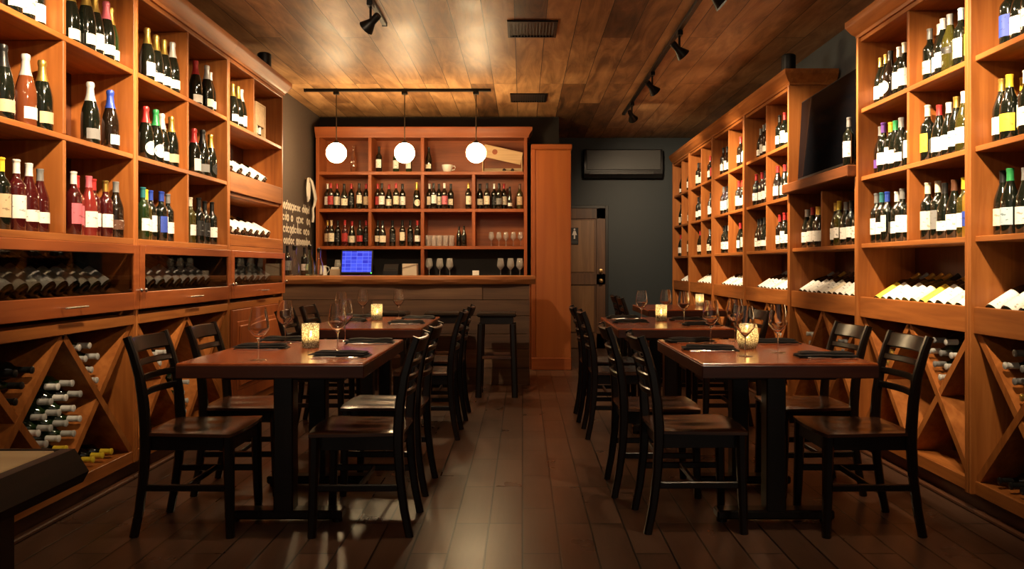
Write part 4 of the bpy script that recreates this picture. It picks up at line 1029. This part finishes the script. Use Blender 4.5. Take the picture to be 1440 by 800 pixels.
# ------------------------------------------------------------------ track lights
def track(name, label, x, y0, y1):
    t = thing(name, label, 'light track', (x, (y0 + y1) / 2, CEIL))
    part('rail', MB().box((x - .018, y0, CEIL - .03), (x + .018, y1, CEIL - .0005), .003), BLACK_METAL, t)
    part('end_cap', MB().box((x - .02, y1, CEIL - .033), (x + .02, y1 + .015, CEIL - .0005), .002), BLACK_METAL, t)
track('light_track', 'black light track on the ceiling above the right hand tables', 1.22, .3, 9.6)
track('light_track', 'black light track on the ceiling above the left hand tables', -1.05, .3, 6.05)
SPOT_COL = (1.0, 0.74, 0.46)
def spot_head(x, y, tgt, power, label, size=70, blend=1.0, col=SPOT_COL, zh=2.86):
    o = thing('track_spotlight', label, 'spotlight', (x, y, CEIL - .03), 0, 'black track spotlights')
    d_ = (Vector(tgt) - Vector((x, y, zh))).normalized()
    q = d_.to_track_quat('-Z', 'Y'); loc = Vector((0, 0, zh - (CEIL - .03)))
    M = Matrix.Translation(loc) @ q.to_matrix().to_4x4()
    part('stem', MB().box((-.02, -.045, -.035), (.02, .045, -.001), .003).tube([(0, 0, -.03), (0, 0, zh - CEIL + .04)], .009), BLACK_METAL, o, False)
    # lamp head: collar, heat-sink back and flared front ring
    h = part('lamp_head', MB().lathe([(0, .085), (.022, .085), (.026, .075), (.026, .02), (.034, .0), (.05, -.035), (.056, -.05), (.052, -.05), (.045, -.034), (.03, -.02), (0, -.02)], 24, M), BLACK_METAL, o, False)
    part('bulb_lens', MB().lathe([(0, -.0215), (.029, -.0215), (.029, -.024), (0, -.024)], 20, M), plain('lamp_lens_%d' % len(bpy.data.materials), (.9, .85, .7), .3, emit=SPOT_COL, estr=160.0), o, False)
    l = bpy.data.lights.new('spot', 'SPOT'); l.energy = power; l.color = col; l.spot_size = math.radians(size); l.spot_blend = blend; l.shadow_soft_size = .05
    lo = bpy.data.objects.new('spot_beam', l); C.objects.link(lo); lo.parent = o; lo.location = loc + d_ * .065; lo.rotation_euler = q.to_euler()
    return o
# right track: heads seen in the photo, then the ones above and behind the camera
spot_head(1.22, 8.9, (2.1, 10.5, 1.75), 130, 'black track spotlight at the far end of right ceiling track', 95)
for y, ty, pw, lb in ((7.5, 8.2, 130, 'black track spotlight second from back wall on right ceiling track'),
                      (6.2, 6.6, 120, 'black track spotlight third from back wall on right ceiling track'), (5.0, 4.9, 120, 'black track spotlight at top edge of the photo on right ceiling track'),
                      (3.7, 4.1, 120, 'black track spotlight above the near right table'), (2.4, 3.3, 110, 'black track spotlight above the camera on right track')):
    spot_head(1.22, y, (FACE + .1, ty, 1.9), pw * (1.7 if y < 6 else 2.3), lb, 66)
for y, ty, pw, lb in ((5.5, 6.2, 130, 'black track spotlight at the end of left ceiling track'), (4.2, 4.7, 130, 'black track spotlight above the near left table'),
                      (2.9, 3.6, 130, 'black track spotlight above the camera on left track')):
    spot_head(-1.05, y, (-FACE - .1, ty, 1.95), pw * 1.6, lb, 66)

for x, y, tgt, pw, sz, lb in ((-1.05, 4.75, (-.9, 7.95, .75), 95, 60, 'added unseen spotlight on left track to brighten the bar front'),
                              (-1.05, 3.45, (-1.0, 4.15, .76), 36, 60, 'added unseen spotlight on left track to brighten the front left table'),
                              (1.22, 3.1, (1.1, 4.15, .76), 36, 60, 'added unseen spotlight on right track to brighten the front right table'),
                              (-1.05, 1.3, (-1.35, 1.5, .75), 32, 50, 'added unseen spotlight on left track to brighten the foreground side table')):
    spot_head(x, y, tgt, pw, lb, sz)  # heads added out of view to brighten the bar front and tables
spot_head(-1.05, .75, (2.2, 5.3, 1.8), 45, 'added unseen spotlight on left track for glints on the right rack', 50)  # added head out of view, gives the right rack bottles highlights
spot_head(1.22, .75, (-2.2, 4.9, 1.65), 60, 'added unseen spotlight on right track for glints and fill on left rack', 50)  # added head out of view, highlights and fill for the left rack

# ceiling vents
def vent(x, y, w, l, label):
    o = thing('ceiling_vent', label, 'vent', (x, y, CEIL), 0, 'black ceiling vents')
    z = CEIL - .0005
    part('frame', MB().box((x - w / 2, y - l / 2, z - .012), (x - w / 2 + .02, y + l / 2, z)).box((x + w / 2 - .02, y - l / 2, z - .012), (x + w / 2, y + l / 2, z)).box((x - w / 2 + .02, y - l / 2, z - .012), (x + w / 2 - .02, y - l / 2 + .02, z)).box((x - w / 2 + .02, y + l / 2 - .02, z - .012), (x + w / 2 - .02, y + l / 2, z)), BLACK_METAL, o)
    sl = MB()
    for k in range(14):
        xx = x - w / 2 + .03 + (w - .06) * k / 13
        sl.box((xx - .003, y - l / 2 + .02, z - .010), (xx + .003, y + l / 2 - .02, z - .002))
    part('grille', sl, GREY_PANEL, o); part('duct', MB().box((x - w / 2 + .02, y - l / 2 + .02, z - .0015), (x + w / 2 - .02, y + l / 2 - .02, z)), TRIMDARK, o)
vent(.075, 6.22, .385, .42, 'black slatted air vent in the plank ceiling, the nearer one')
vent(.065, 8.75, .40, .42, 'black slatted air vent in the plank ceiling, the farther one')

# ------------------------------------------------------------------ tables
def table(x0, x1, y0, y1, label):
    t = thing('dining_table', label, 'table', ((x0 + x1) / 2, (y0 + y1) / 2, 0), 0, 'dark red dining tables')
    part('tabletop', MB().box((x0 + .002, y0 + .002, .745), (x1 - .002, y1 - .002, .760), .004), TABLE_TOP, t)
    part('edge_band', MB().box((x0, y0, .694), (x1, y1, .752), .004), TABLE_EDGE, t)
    xm = (x0 + x1) / 2; L_ = y1 - y0
    for yy in (y0 + .24, y1 - .31):
        part('column', MB().box((xm - .045, yy - .045, .05), (xm + .045, yy + .045, .68), .006), BLACKW, t)
        part('top_bracket', MB().box((xm - .28, yy - .04, .66), (xm + .28, yy + .04, .6938), .004), BLACKW, t)
        f = MB().box((xm - .27, yy - .045, .018), (xm + .27, yy + .045, .06), .008)
        for k in (-1, 1): f.lathe([(0, 0), (.025, 0), (.025, .018), (0, .018)], 14, Matrix.Translation((xm + k * .24, yy, 0)))
        part('foot_bar', f, BLACKW, t)
    return t
TBL = [(-1.51, -.69, 3.46, 4.61, 'dark red wooden dining table at front left set for four'),
       (-1.51, -.69, 5.41, 6.68, 'dark red wooden dining table at back left before the bar'),
       (.78, 1.55, 3.46, 4.61, 'dark red wooden dining table at front right set for four'),
       (.65, 1.44, 5.41, 6.63, 'dark red wooden dining table at middle right behind the front one'),
       (1.22, 1.98, 7.75, 8.85, 'dark wooden dining table farthest back on right beside the racks')]
for q in TBL: table(*q)
TZ = .7603

# ------------------------------------------------------------------ chairs
def make_chair(label):
    """faces local +X"""
    t = thing('dining_chair', label, 'chair', (0, 0, 0), 0, 'black ladder back dining chairs')
    P = lambda mb, nm, mt: part(nm, mb, mt, t, False)
    # seat: slightly trapezoid slab, dished in the middle
    nx, ny = 12, 12; vs, fs = [], []
    def sx(u): return -.19 + .42 * u
    def hw(u): return .185 + .035 * u
    for lvl in (0, 1):
        for i in range(nx + 1):
            for j in range(ny + 1):
                u, v = i / nx, j / ny * 2 - 1
                cu = (abs(u * 2 - 1)) ** 6; cv = abs(v) ** 6
                x = sx(u) - (0 if u < .5 else .02 * (v * v)); y = v * hw(u)
                if lvl: z = .462 - .008 * math.exp(-((u - .42) / .28) ** 2) * math.exp(-((abs(v) - .42) / .3) ** 2) - .006 * max(cu, cv) ** 2
                else: z = .436 + .006 * max(cu, cv)
                vs.append((x, y, z))
    k = ny + 1; o2 = (nx + 1) * k
    for i in range(nx):
        for j in range(ny):
            a = i * k + j; fs.append((a, a + 1, a + k + 1, a + k)); fs.append((o2 + a, o2 + a + k, o2 + a + k + 1, o2 + a + 1))
    for i in range(nx):
        for j in (0, ny): a = i * k + j; fs.append((a, a + k, o2 + a + k, o2 + a))
    for j in range(ny):
        for i in (0, nx): a = i * k + j; fs.append((a, a + 1, o2 + a + 1, o2 + a))
    P(MB().add(vs, fs, True), 'seat', SEATW)
    # apron under the seat
    ap = MB().box((-.165, -.165, .375), (.20, -.147, .4365), .002).box((-.165, .147, .375), (.20, .165, .4365), .002).box((.185, -.16, .375), (.203, .16, .4365), .002).box((-.17, -.16, .375), (-.155, .16, .4365), .002)
    P(ap, 'apron', BLACKW)
    post = [(-.222, 0), (-.198, .12), (-.180, .26), (-.172, .40), (-.172, .47), (-.180, .58), (-.198, .70), (-.226, .80), (-.252, .872)]
    for sg in (-1, 1):
        P(MB().sweep([(x, sg * .178, z) for x, z in post], lambda k: rrect(.032 if k < 7 else .030, .034 + .012 * math.exp(-((k - 4) / 2.2) ** 2)), (0, 1, 0)), 'leg', BLACKW)
        fl_ = [(.192, sg * .178, .436), (.194, sg * .180, .30), (.198, sg * .183, .14), (.203, sg * .187, 0)]
        P(MB().sweep(fl_, lambda k: rrect(.046 - .004 * k, .046 - .004 * k), (0, 1, 0)), 'leg', BLACKW)
    def xpost(z):
        for (x0, z0), (x1, z1) in zip(post, post[1:]):
            if z0 <= z <= z1: return x0 + (x1 - x0) * (z - z0) / (z1 - z0)
        return post[-1][0]
    def slat(zc, h, th):
        pts = []; n = 10
        for i in range(n + 1):
            v = i / n * 2 - 1; pts.append((xpost(zc) - .028 * (1 - v * v), v * .168, zc))
        tilt = (xpost(zc + .03) - xpost(zc - .03)) / .06
        mb = MB()
        def sec(k):
            q = rrect(h, th, .3); return [(a, b) for a, b in q]
        mb.sweep(pts, sec, (tilt, 0, 1))
        return mb
    P(slat(.832, .072, .018), 'top_rail', BLACKW)
    for z in (.752, .686, .620): P(slat(z, .030, .015), 'slat', BLACKW)
    for sg in (-1, 1): P(MB().sweep([(-.186, sg * .176, .215), (0, sg * .178, .215), (.198, sg * .182, .215)], lambda k: rrect(.030, .016), (0, 0, 1)), 'stretcher', BLACKW)
    P(MB().sweep([(.0, -.17, .215), (0, .17, .215)], lambda k: rrect(.026, .016), (0, 0, 1)), 'stretcher', BLACKW)
    return t
# rear leg feet at local x -.222, so an aisle chair whose rear feet are at X has its origin .222 in front of that
CH_SPOTS = [
 (-1.475, 3.655, 0.0, 'black chair nearest the camera on wall side of front left table'),
 (-1.475, 4.28, 0.03, 'black chair second from camera on wall side of front left table'),
 (-.715, 3.655, PI, 'black chair nearest the camera on aisle side of front left table'),
 (-.715, 4.28, PI - .03, 'black chair second from camera on aisle side of front left table'),
 (-1.46, 5.72, 0.0, 'black chair on wall side of back left table, nearer one'),
 (-1.46, 6.33, 0.0, 'black chair on wall side of back left table, farther one'),
 (-.665, 5.60, PI, 'black chair on aisle side of back left table, nearer one'),
 (-.655, 6.28, PI, 'black chair on aisle side of back left table, farther one'),
 (.770, 3.70, 0.02, 'black chair nearest the camera on aisle side of front right table'),
 (.690, 4.25, 0.0, 'black chair second from camera on aisle side of front right table'),
 (1.525, 3.655, PI, 'black chair nearest the camera on wall side of front right table'),
 (1.525, 4.27, PI + .05, 'black chair second from camera on wall side of front right table'),
 (.665, 5.62, 0.0, 'black chair on aisle side of middle right table, nearer one'),
 (.645, 6.22, 0.0, 'black chair on aisle side of middle right table, farther one'),
 (1.47, 5.72, PI, 'black chair on wall side of middle right table, nearer one'),
 (1.47, 6.30, PI, 'black chair on wall side of middle right table, farther one'),
 (1.23, 8.02, 0.0, 'black chair at farthest right table, nearer one'),
 (1.23, 8.58, 0.0, 'black chair at farthest right table, farther one'),
]
first = None
for (x, y, rz, lb) in CH_SPOTS:
    if first is None:
        first = make_chair(lb); first.location = (x, y, 0); first.rotation_euler = (0, 0, rz)
    else: copy_tree(first, (x, y, 0), rz, lb)

# bar stools
def make_stool(label):
    t = thing('bar_stool', label, 'bar stool', (0, 0, 0), 0, 'black bar stools')
    P = lambda mb, nm, mt: part(nm, mb, mt, t, False)
    P(MB().box((-.18, -.17, .725), (.18, .17, .76), .012), 'seat', BLACKW)
    P(MB().box((-.15, -.14, .66), (.15, .14, .7245), .004), 'apron', BLACKW)
    for a in (-1, 1):
        for b in (-1, 1): P(MB().sweep([(a * .145, b * .135, .66), (a * .155, b * .145, .3), (a * .165, b * .155, 0)], lambda k: rrect(.055, .055), (0, 1, 0)), 'leg', BLACKW)
        P(MB().box((-.15, a * .15 - .012, .345), (.15, a * .15 + .012, .375), .004), 'footrest', SEATW)
        P(MB().box((a * .158 - .01, -.15, .22), (a * .158 + .01, .15, .25), .004), 'stretcher', BLACKW)
    return t
st0 = make_stool('black backless bar stool nearest the orange cabinet'); st0.location = (-.235, 7.34, 0)
copy_tree(st0, (-.72, 7.42, 0), 0, 'black backless bar stool farther left along the bar')
copy_tree(st0, (-1.25, 7.45, 0), 0, 'black backless bar stool behind the back left table')

# ------------------------------------------------------------------ table settings
WAX = plain('candle_wax', (.85, .72, .45), .5)
FLAME = plain('candle_flame', (1, .8, .4), .5, emit=(1.0, .62, .22), estr=40)
def votive_mat():
    m, nt, p = new_mat('mosaic_votive_glass')
    tc_ = nt.nodes.new('ShaderNodeTexCoord'); v = nt.nodes.new('ShaderNodeTexVoronoi'); v.inputs['Scale'].default_value = 95; v.feature = 'DISTANCE_TO_EDGE'
    nt.links.new(tc_.outputs['Object'], v.inputs['Vector'])
    c = ramp(nt, v.outputs['Distance'], [(0.03, (.20, .16, .10)), (0.14, (.92, .88, .74))])
    out = nt.nodes['Material Output']
    tl = nt.nodes.new('ShaderNodeBsdfTranslucent'); ts = nt.nodes.new('ShaderNodeBsdfTransparent')
    nt.links.new(c, tl.inputs[0]); nt.links.new(c, ts.inputs[0]); nt.links.new(c, p.inputs['Base Color'])
    p.inputs['Roughness'].default_value = .15
    m1 = nt.nodes.new('ShaderNodeMixShader'); m1.inputs[0].default_value = .6
    nt.links.new(tl.outputs[0], m1.inputs[1]); nt.links.new(ts.outputs[0], m1.inputs[2])
    m2 = nt.nodes.new('ShaderNodeMixShader'); m2.inputs[0].default_value = .25
    nt.links.new(m1.outputs[0], m2.inputs[1]); nt.links.new(p.outputs[0], m2.inputs[2]); nt.links.new(m2.outputs[0], out.inputs[0])
    b = nt.nodes.new('ShaderNodeBump'); b.inputs['Strength'].default_value = .5; b.inputs['Distance'].default_value = .002
    nt.links.new(v.outputs['Distance'], b.inputs['Height']); nt.links.new(b.outputs[0], p.inputs['Normal'])
    return m
VOT = votive_mat()
def candle(x, y, label, kind='straight', power=.16, z=TZ):
    o = thing('votive_candle', label, 'candle', (x, y, z), 0, 'votive candles on the tables')
    if kind == 'straight': pr = [(0, 0), (.040, 0), (.0435, .003), (.0445, .125), (.042, .125), (.041, .006), (0, .006)]
    else: pr = [(0, 0), (.036, 0), (.044, .006), (.054, .04), (.055, .07), (.050, .105), (.046, .125), (.0435, .125), (.0475, .104), (.0525, .07), (.0515, .04), (.042, .009), (0, .007)]
    part('holder', MB().lathe(pr, 28), VOT, o, False)
    part('wax', MB().lathe([(0, .0075), (.034, .0075), (.034, .045), (.03, .047), (0, .045)], 20), WAX, o, False)
    part('wick', MB().tube([(0, 0, .044), (0.001, 0, .056)], .0012, 6), BLACK_METAL, o, False)
    part('flame', MB().lathe([(0, .054), (.005, .058), (.0075, .066), (.006, .078), (.002, .090), (0, .094)], 12), FLAME, o, False)
    l = bpy.data.lights.new('flame_light', 'POINT'); l.energy = power; l.color = (1.0, .74, .42); l.shadow_soft_size = .012
    lo = bpy.data.objects.new('flame_glow', l); C.objects.link(lo); lo.parent = o; lo.location = (0, 0, .100)
candle(-1.10, 4.13, 'votive candle in straight mosaic glass on front left table')
candle(-1.15, 6.28, 'votive candle in straight mosaic glass on back left table')
candle(1.155, 4.09, 'votive candle in rounded mosaic glass on front right table', 'round')
candle(1.077, 6.19, 'votive candle in mosaic glass on middle right table')
candle(1.90, 8.55, 'votive candle glowing on the farthest right table')
GLS = [(-1.19, 3.59, 'wine glass at near left corner of front left table'), (-1.30, 4.36, 'wine glass at far left of front left table'), (-.925, 3.98, 'wine glass right of the candle on front left table'), (-1.0, 4.48, 'wine glass at far right of front left table'),
       (-1.30, 6.48, 'wine glass left of the candle on back left table'), (-1.02, 6.55, 'wine glass right of the candle on back left table'), (-1.31, 5.75, 'wine glass at near left of back left table'),
       (1.02, 4.32, 'wine glass left of the candle on front right table'), (1.20, 4.50, 'wine glass at the far side of front right table'), (1.25, 3.90, 'wine glass at right of the candle on front right table'), (1.045, 3.74, 'wine glass in front of the candle on front right table'),
       (.92, 6.16, 'wine glass left of the candle on middle right table'), (1.15, 6.40, 'wine glass behind the candle on middle right table'), (1.20, 5.93, 'wine glass right of the candle on middle right table')]
for x, y, lb in GLS: wine_glass((x, y, TZ), lb, 'wine glasses on the tables')

# black napkins folded beside steel cutlery
_n = {}
def napkin_mesh(v):
    if v in _n: return _n[v]
    r_ = random.Random(v); mb = MB()
    for lay, (w, d_, z0, z1) in enumerate(((.26, .115, 0, .008), (.262, .108, .0085, .016), (.235, .07, .0165, .026))):
        nx, ny = 16, 6; vs, fs = [], []
        ox = r_.uniform(-.008, .008); oy = r_.uniform(-.006, .006) + (.012 if lay == 2 else 0); sk = r_.uniform(-.06, .06)
        for lv in (0, 1):
            for i in range(nx + 1):
                for j in range(ny + 1):
                    u, q = i / nx * 2 - 1, j / ny * 2 - 1
                    e = max(abs(u) ** 8, abs(q) ** 4)
                    z = z0 if not lv else z1 - (z1 - z0) * .55 * e + .0022 * math.sin(5 * u + v + lay * 2) * (1 - e)
                    vs.append((ox + u * w / 2 + sk * q * .06, oy + q * d_ / 2 * (1 - .10 * math.sin(2.5 * u + v)), z if lv else z0))
        k = ny + 1; o2 = (nx + 1) * k
        for i in range(nx):
            for j in range(ny):
                a = i * k + j; fs.append((a, a + 1, a + k + 1, a + k)); fs.append((o2 + a, o2 + a + k, o2 + a + k + 1, o2 + a + 1))
        for i in range(nx):
            for j in (0, ny): a = i * k + j; fs.append((a, a + k, o2 + a + k, o2 + a))
        for j in range(ny):
            for i in (0, nx): a = i * k + j; fs.append((a, a + 1, o2 + a + 1, o2 + a))
        mb.add(vs, fs, True)
    _n[v] = mb.mesh('folded_napkin', NAPKIN, .8); return _n[v]
def knife_parts():
    blade = MB().add([(.0, -.009, .0), (.10, -.009, .0), (.118, 0.0, .0), (.112, .008, .0), (0, .006, .0), (0, -.009, .0022), (.10, -.009, .0022), (.118, 0, .0022), (.112, .008, .0022), (0, .006, .0022)],
        [(4, 3, 2, 1, 0), (5, 6, 7, 8, 9), (0, 1, 6, 5), (1, 2, 7, 6), (2, 3, 8, 7), (3, 4, 9, 8), (4, 0, 5, 9)])
    h = MB().sweep([(.0, 0, .003), (-.03, 0, .0036), (-.08, 0, .0042), (-.105, 0, .004)], lambda k: rrect((.010, .011, .015, .012)[k], .006, .4), (0, 1, 0))
    return blade, h
def fork_parts():
    h = MB().sweep([(-.105, 0, .003), (-.06, 0, .003), (.02, 0, .0042), (.055, 0, .0075), (.068, 0, .006)], lambda k: rrect((.014, .009, .006, .012, .020)[k], .003, .4), (0, 1, 0))
    t = MB()
    for k in range(4):
        y = -.0085 + k * .00567; t.sweep([(.066, y, .0062), (.085, y, .0045), (.108, y, .0065)], lambda q: rrect(.0032, .0022), (0, 1, 0))
    return h, t
_k = [MB.mesh(m_, n_, STEEL) for m_, n_ in zip(knife_parts(), ('knife_blade', 'knife_handle'))]
_f = [MB.mesh(m_, n_, STEEL) for m_, n_ in zip(fork_parts(), ('fork_handle', 'fork_tines'))]
def setting(x, y, rz, where, v):
    nk = link('napkin', napkin_mesh(v % 3), None, (x, y, TZ)); nk.rotation_euler = (0, 0, rz)
    tag(nk, 'folded black cloth napkin on %s' % where, 'napkin', 'black napkins on the tables')
    c, s_ = math.cos(rz), math.sin(rz)
    for nm, meshes, off, pn in (('knife', _k, -.078, ('blade', 'handle')), ('fork', _f, -.104, ('handle', 'tines'))):
        o = thing(nm, 'steel %s in front of the napkin on %s' % (nm, where), nm, (x - s_ * off, y + c * off, TZ + .0003), rz + (0 if nm == 'knife' else .06), 'steel cutlery on the tables')
        for me, q in zip(meshes, pn): link(q, me, o)
SET = [(-1.345, 4.10, .05, 'front left table, wall side near the camera'), (-1.345, 4.51, 0, 'front left table, wall side farther back'), (-.855, 3.74, -.06, 'front left table, aisle side near the camera'), (-.845, 4.40, .04, 'front left table, aisle side farther back'),
       (-1.33, 6.12, 0, 'back left table, wall side nearer'), (-1.33, 6.60, 0, 'back left table, wall side farther'), (-.86, 5.90, .05, 'back left table, aisle side nearer'), (-.835, 6.42, 0, 'back left table, aisle side farther'),
       (.945, 4.03, -.12, 'front right table, aisle side near the camera'), (.935, 4.45, .15, 'front right table, aisle side farther back'), (1.41, 3.70, -.08, 'front right table, wall side near the camera'), (1.375, 4.38, 0, 'front right table, wall side farther back'),
       (.81, 5.98, 0, 'middle right table, aisle side nearer'), (.82, 6.48, 0, 'middle right table, aisle side farther'), (1.285, 5.72, .04, 'middle right table, wall side nearer'), (1.285, 6.25, 0, 'middle right table, wall side farther')]
for k, (x, y, rz, w) in enumerate(SET): setting(x, y, rz, w, k)

# ------------------------------------------------------------------ foreground side table
ft = thing('side_table', 'dark thick-edged table with worn olive top cut off at lower left corner', 'table', (-1.5, 1.45, 0))
TX1, TY1 = -1.092, 1.85
part('top_panel', MB().box((-2.0, .95, .742), (TX1 + .004, TY1 + .004, .752), .003), OLIVE_TOP, ft)
rim = MB()
ring = [((TX1 - .004, .742), (TX1 + .012, .753), (TX1 + .033, .750), (TX1 + .055, .692), (TX1 + .046, .668), (TX1 - .004, .668))][0]
def corner_rim(mb):
    vs = []
    sect = [(dx - TX1, z) for dx, z in ring]
    for (cx, cy, kx, ky) in ((TX1, .95, 1, 0), (TX1, TY1, 1, 1), (-2.0, TY1, 0, 1)):
        for (o_, z) in sect: vs.append((cx + kx * o_, cy + ky * o_, z))
    n = len(sect); fs = []
    for q in range(2):
        for i in range(n): j = (i + 1) % n; fs.append((q * n + i, q * n + j, (q + 1) * n + j, (q + 1) * n + i))
    fs += [tuple(range(n)), tuple(2 * n + i for i in range(n))[::-1]]
    return mb.add(vs, fs)
part('edge_rim', corner_rim(rim), BLACKRIM, ft)
part('underside', MB().box((-2.0, .95, .67), (TX1 - .004, TY1 - .004, .7415), 0), TABLE_EDGE, ft)
part('apron', MB().box((-1.95, 1.74, .615), (TX1 - .045, 1.77, .6695), .003).box((TX1 - .075, 1.0, .615), (TX1 - .045, 1.7395, .6695), .003), TABLE_EDGE, ft)
part('leg', MB().box((-1.20, 1.66, 0), (-1.11, 1.745, .6695), .006), BLACKW, ft)
part('leg', MB().box((-1.20, 1.0, 0), (-1.11, 1.085, .6695), .006), BLACKW, ft)

# ------------------------------------------------------------------ light and camera
w = bpy.data.worlds.new('World'); bpy.context.scene.world = w; w.use_nodes = True
bg = w.node_tree.nodes['Background']; bg.inputs[0].default_value = (1.0, .80, .62, 1); bg.inputs[1].default_value = 0.10

cam = bpy.data.cameras.new('Camera'); co_ = bpy.data.objects.new('Camera', cam); C.objects.link(co_)
co_.location = (0, 0, CAMZ); co_.rotation_euler = (PI / 2, 0, 0)
cam.sensor_width = 36; cam.lens = 36 * F / 1440; cam.shift_x = -15 / 1440; cam.shift_y = -25 / 1440; cam.clip_start = .05
sc = bpy.context.scene; sc.camera = co_
sc.view_settings.view_transform = 'Standard'; sc.view_settings.look = 'None'; sc.view_settings.gamma = 1; sc.view_settings.use_curve_mapping = False
sc.view_settings.exposure = 1.0
for l_, v_ in LABELS.items():
    nw = len(l_.replace(',', ' ').split())
    if nw < 4 or nw > 16: print('LABEL LENGTH', nw, l_)
    if len(v_) > 1: print('LABEL TWICE', l_, v_)
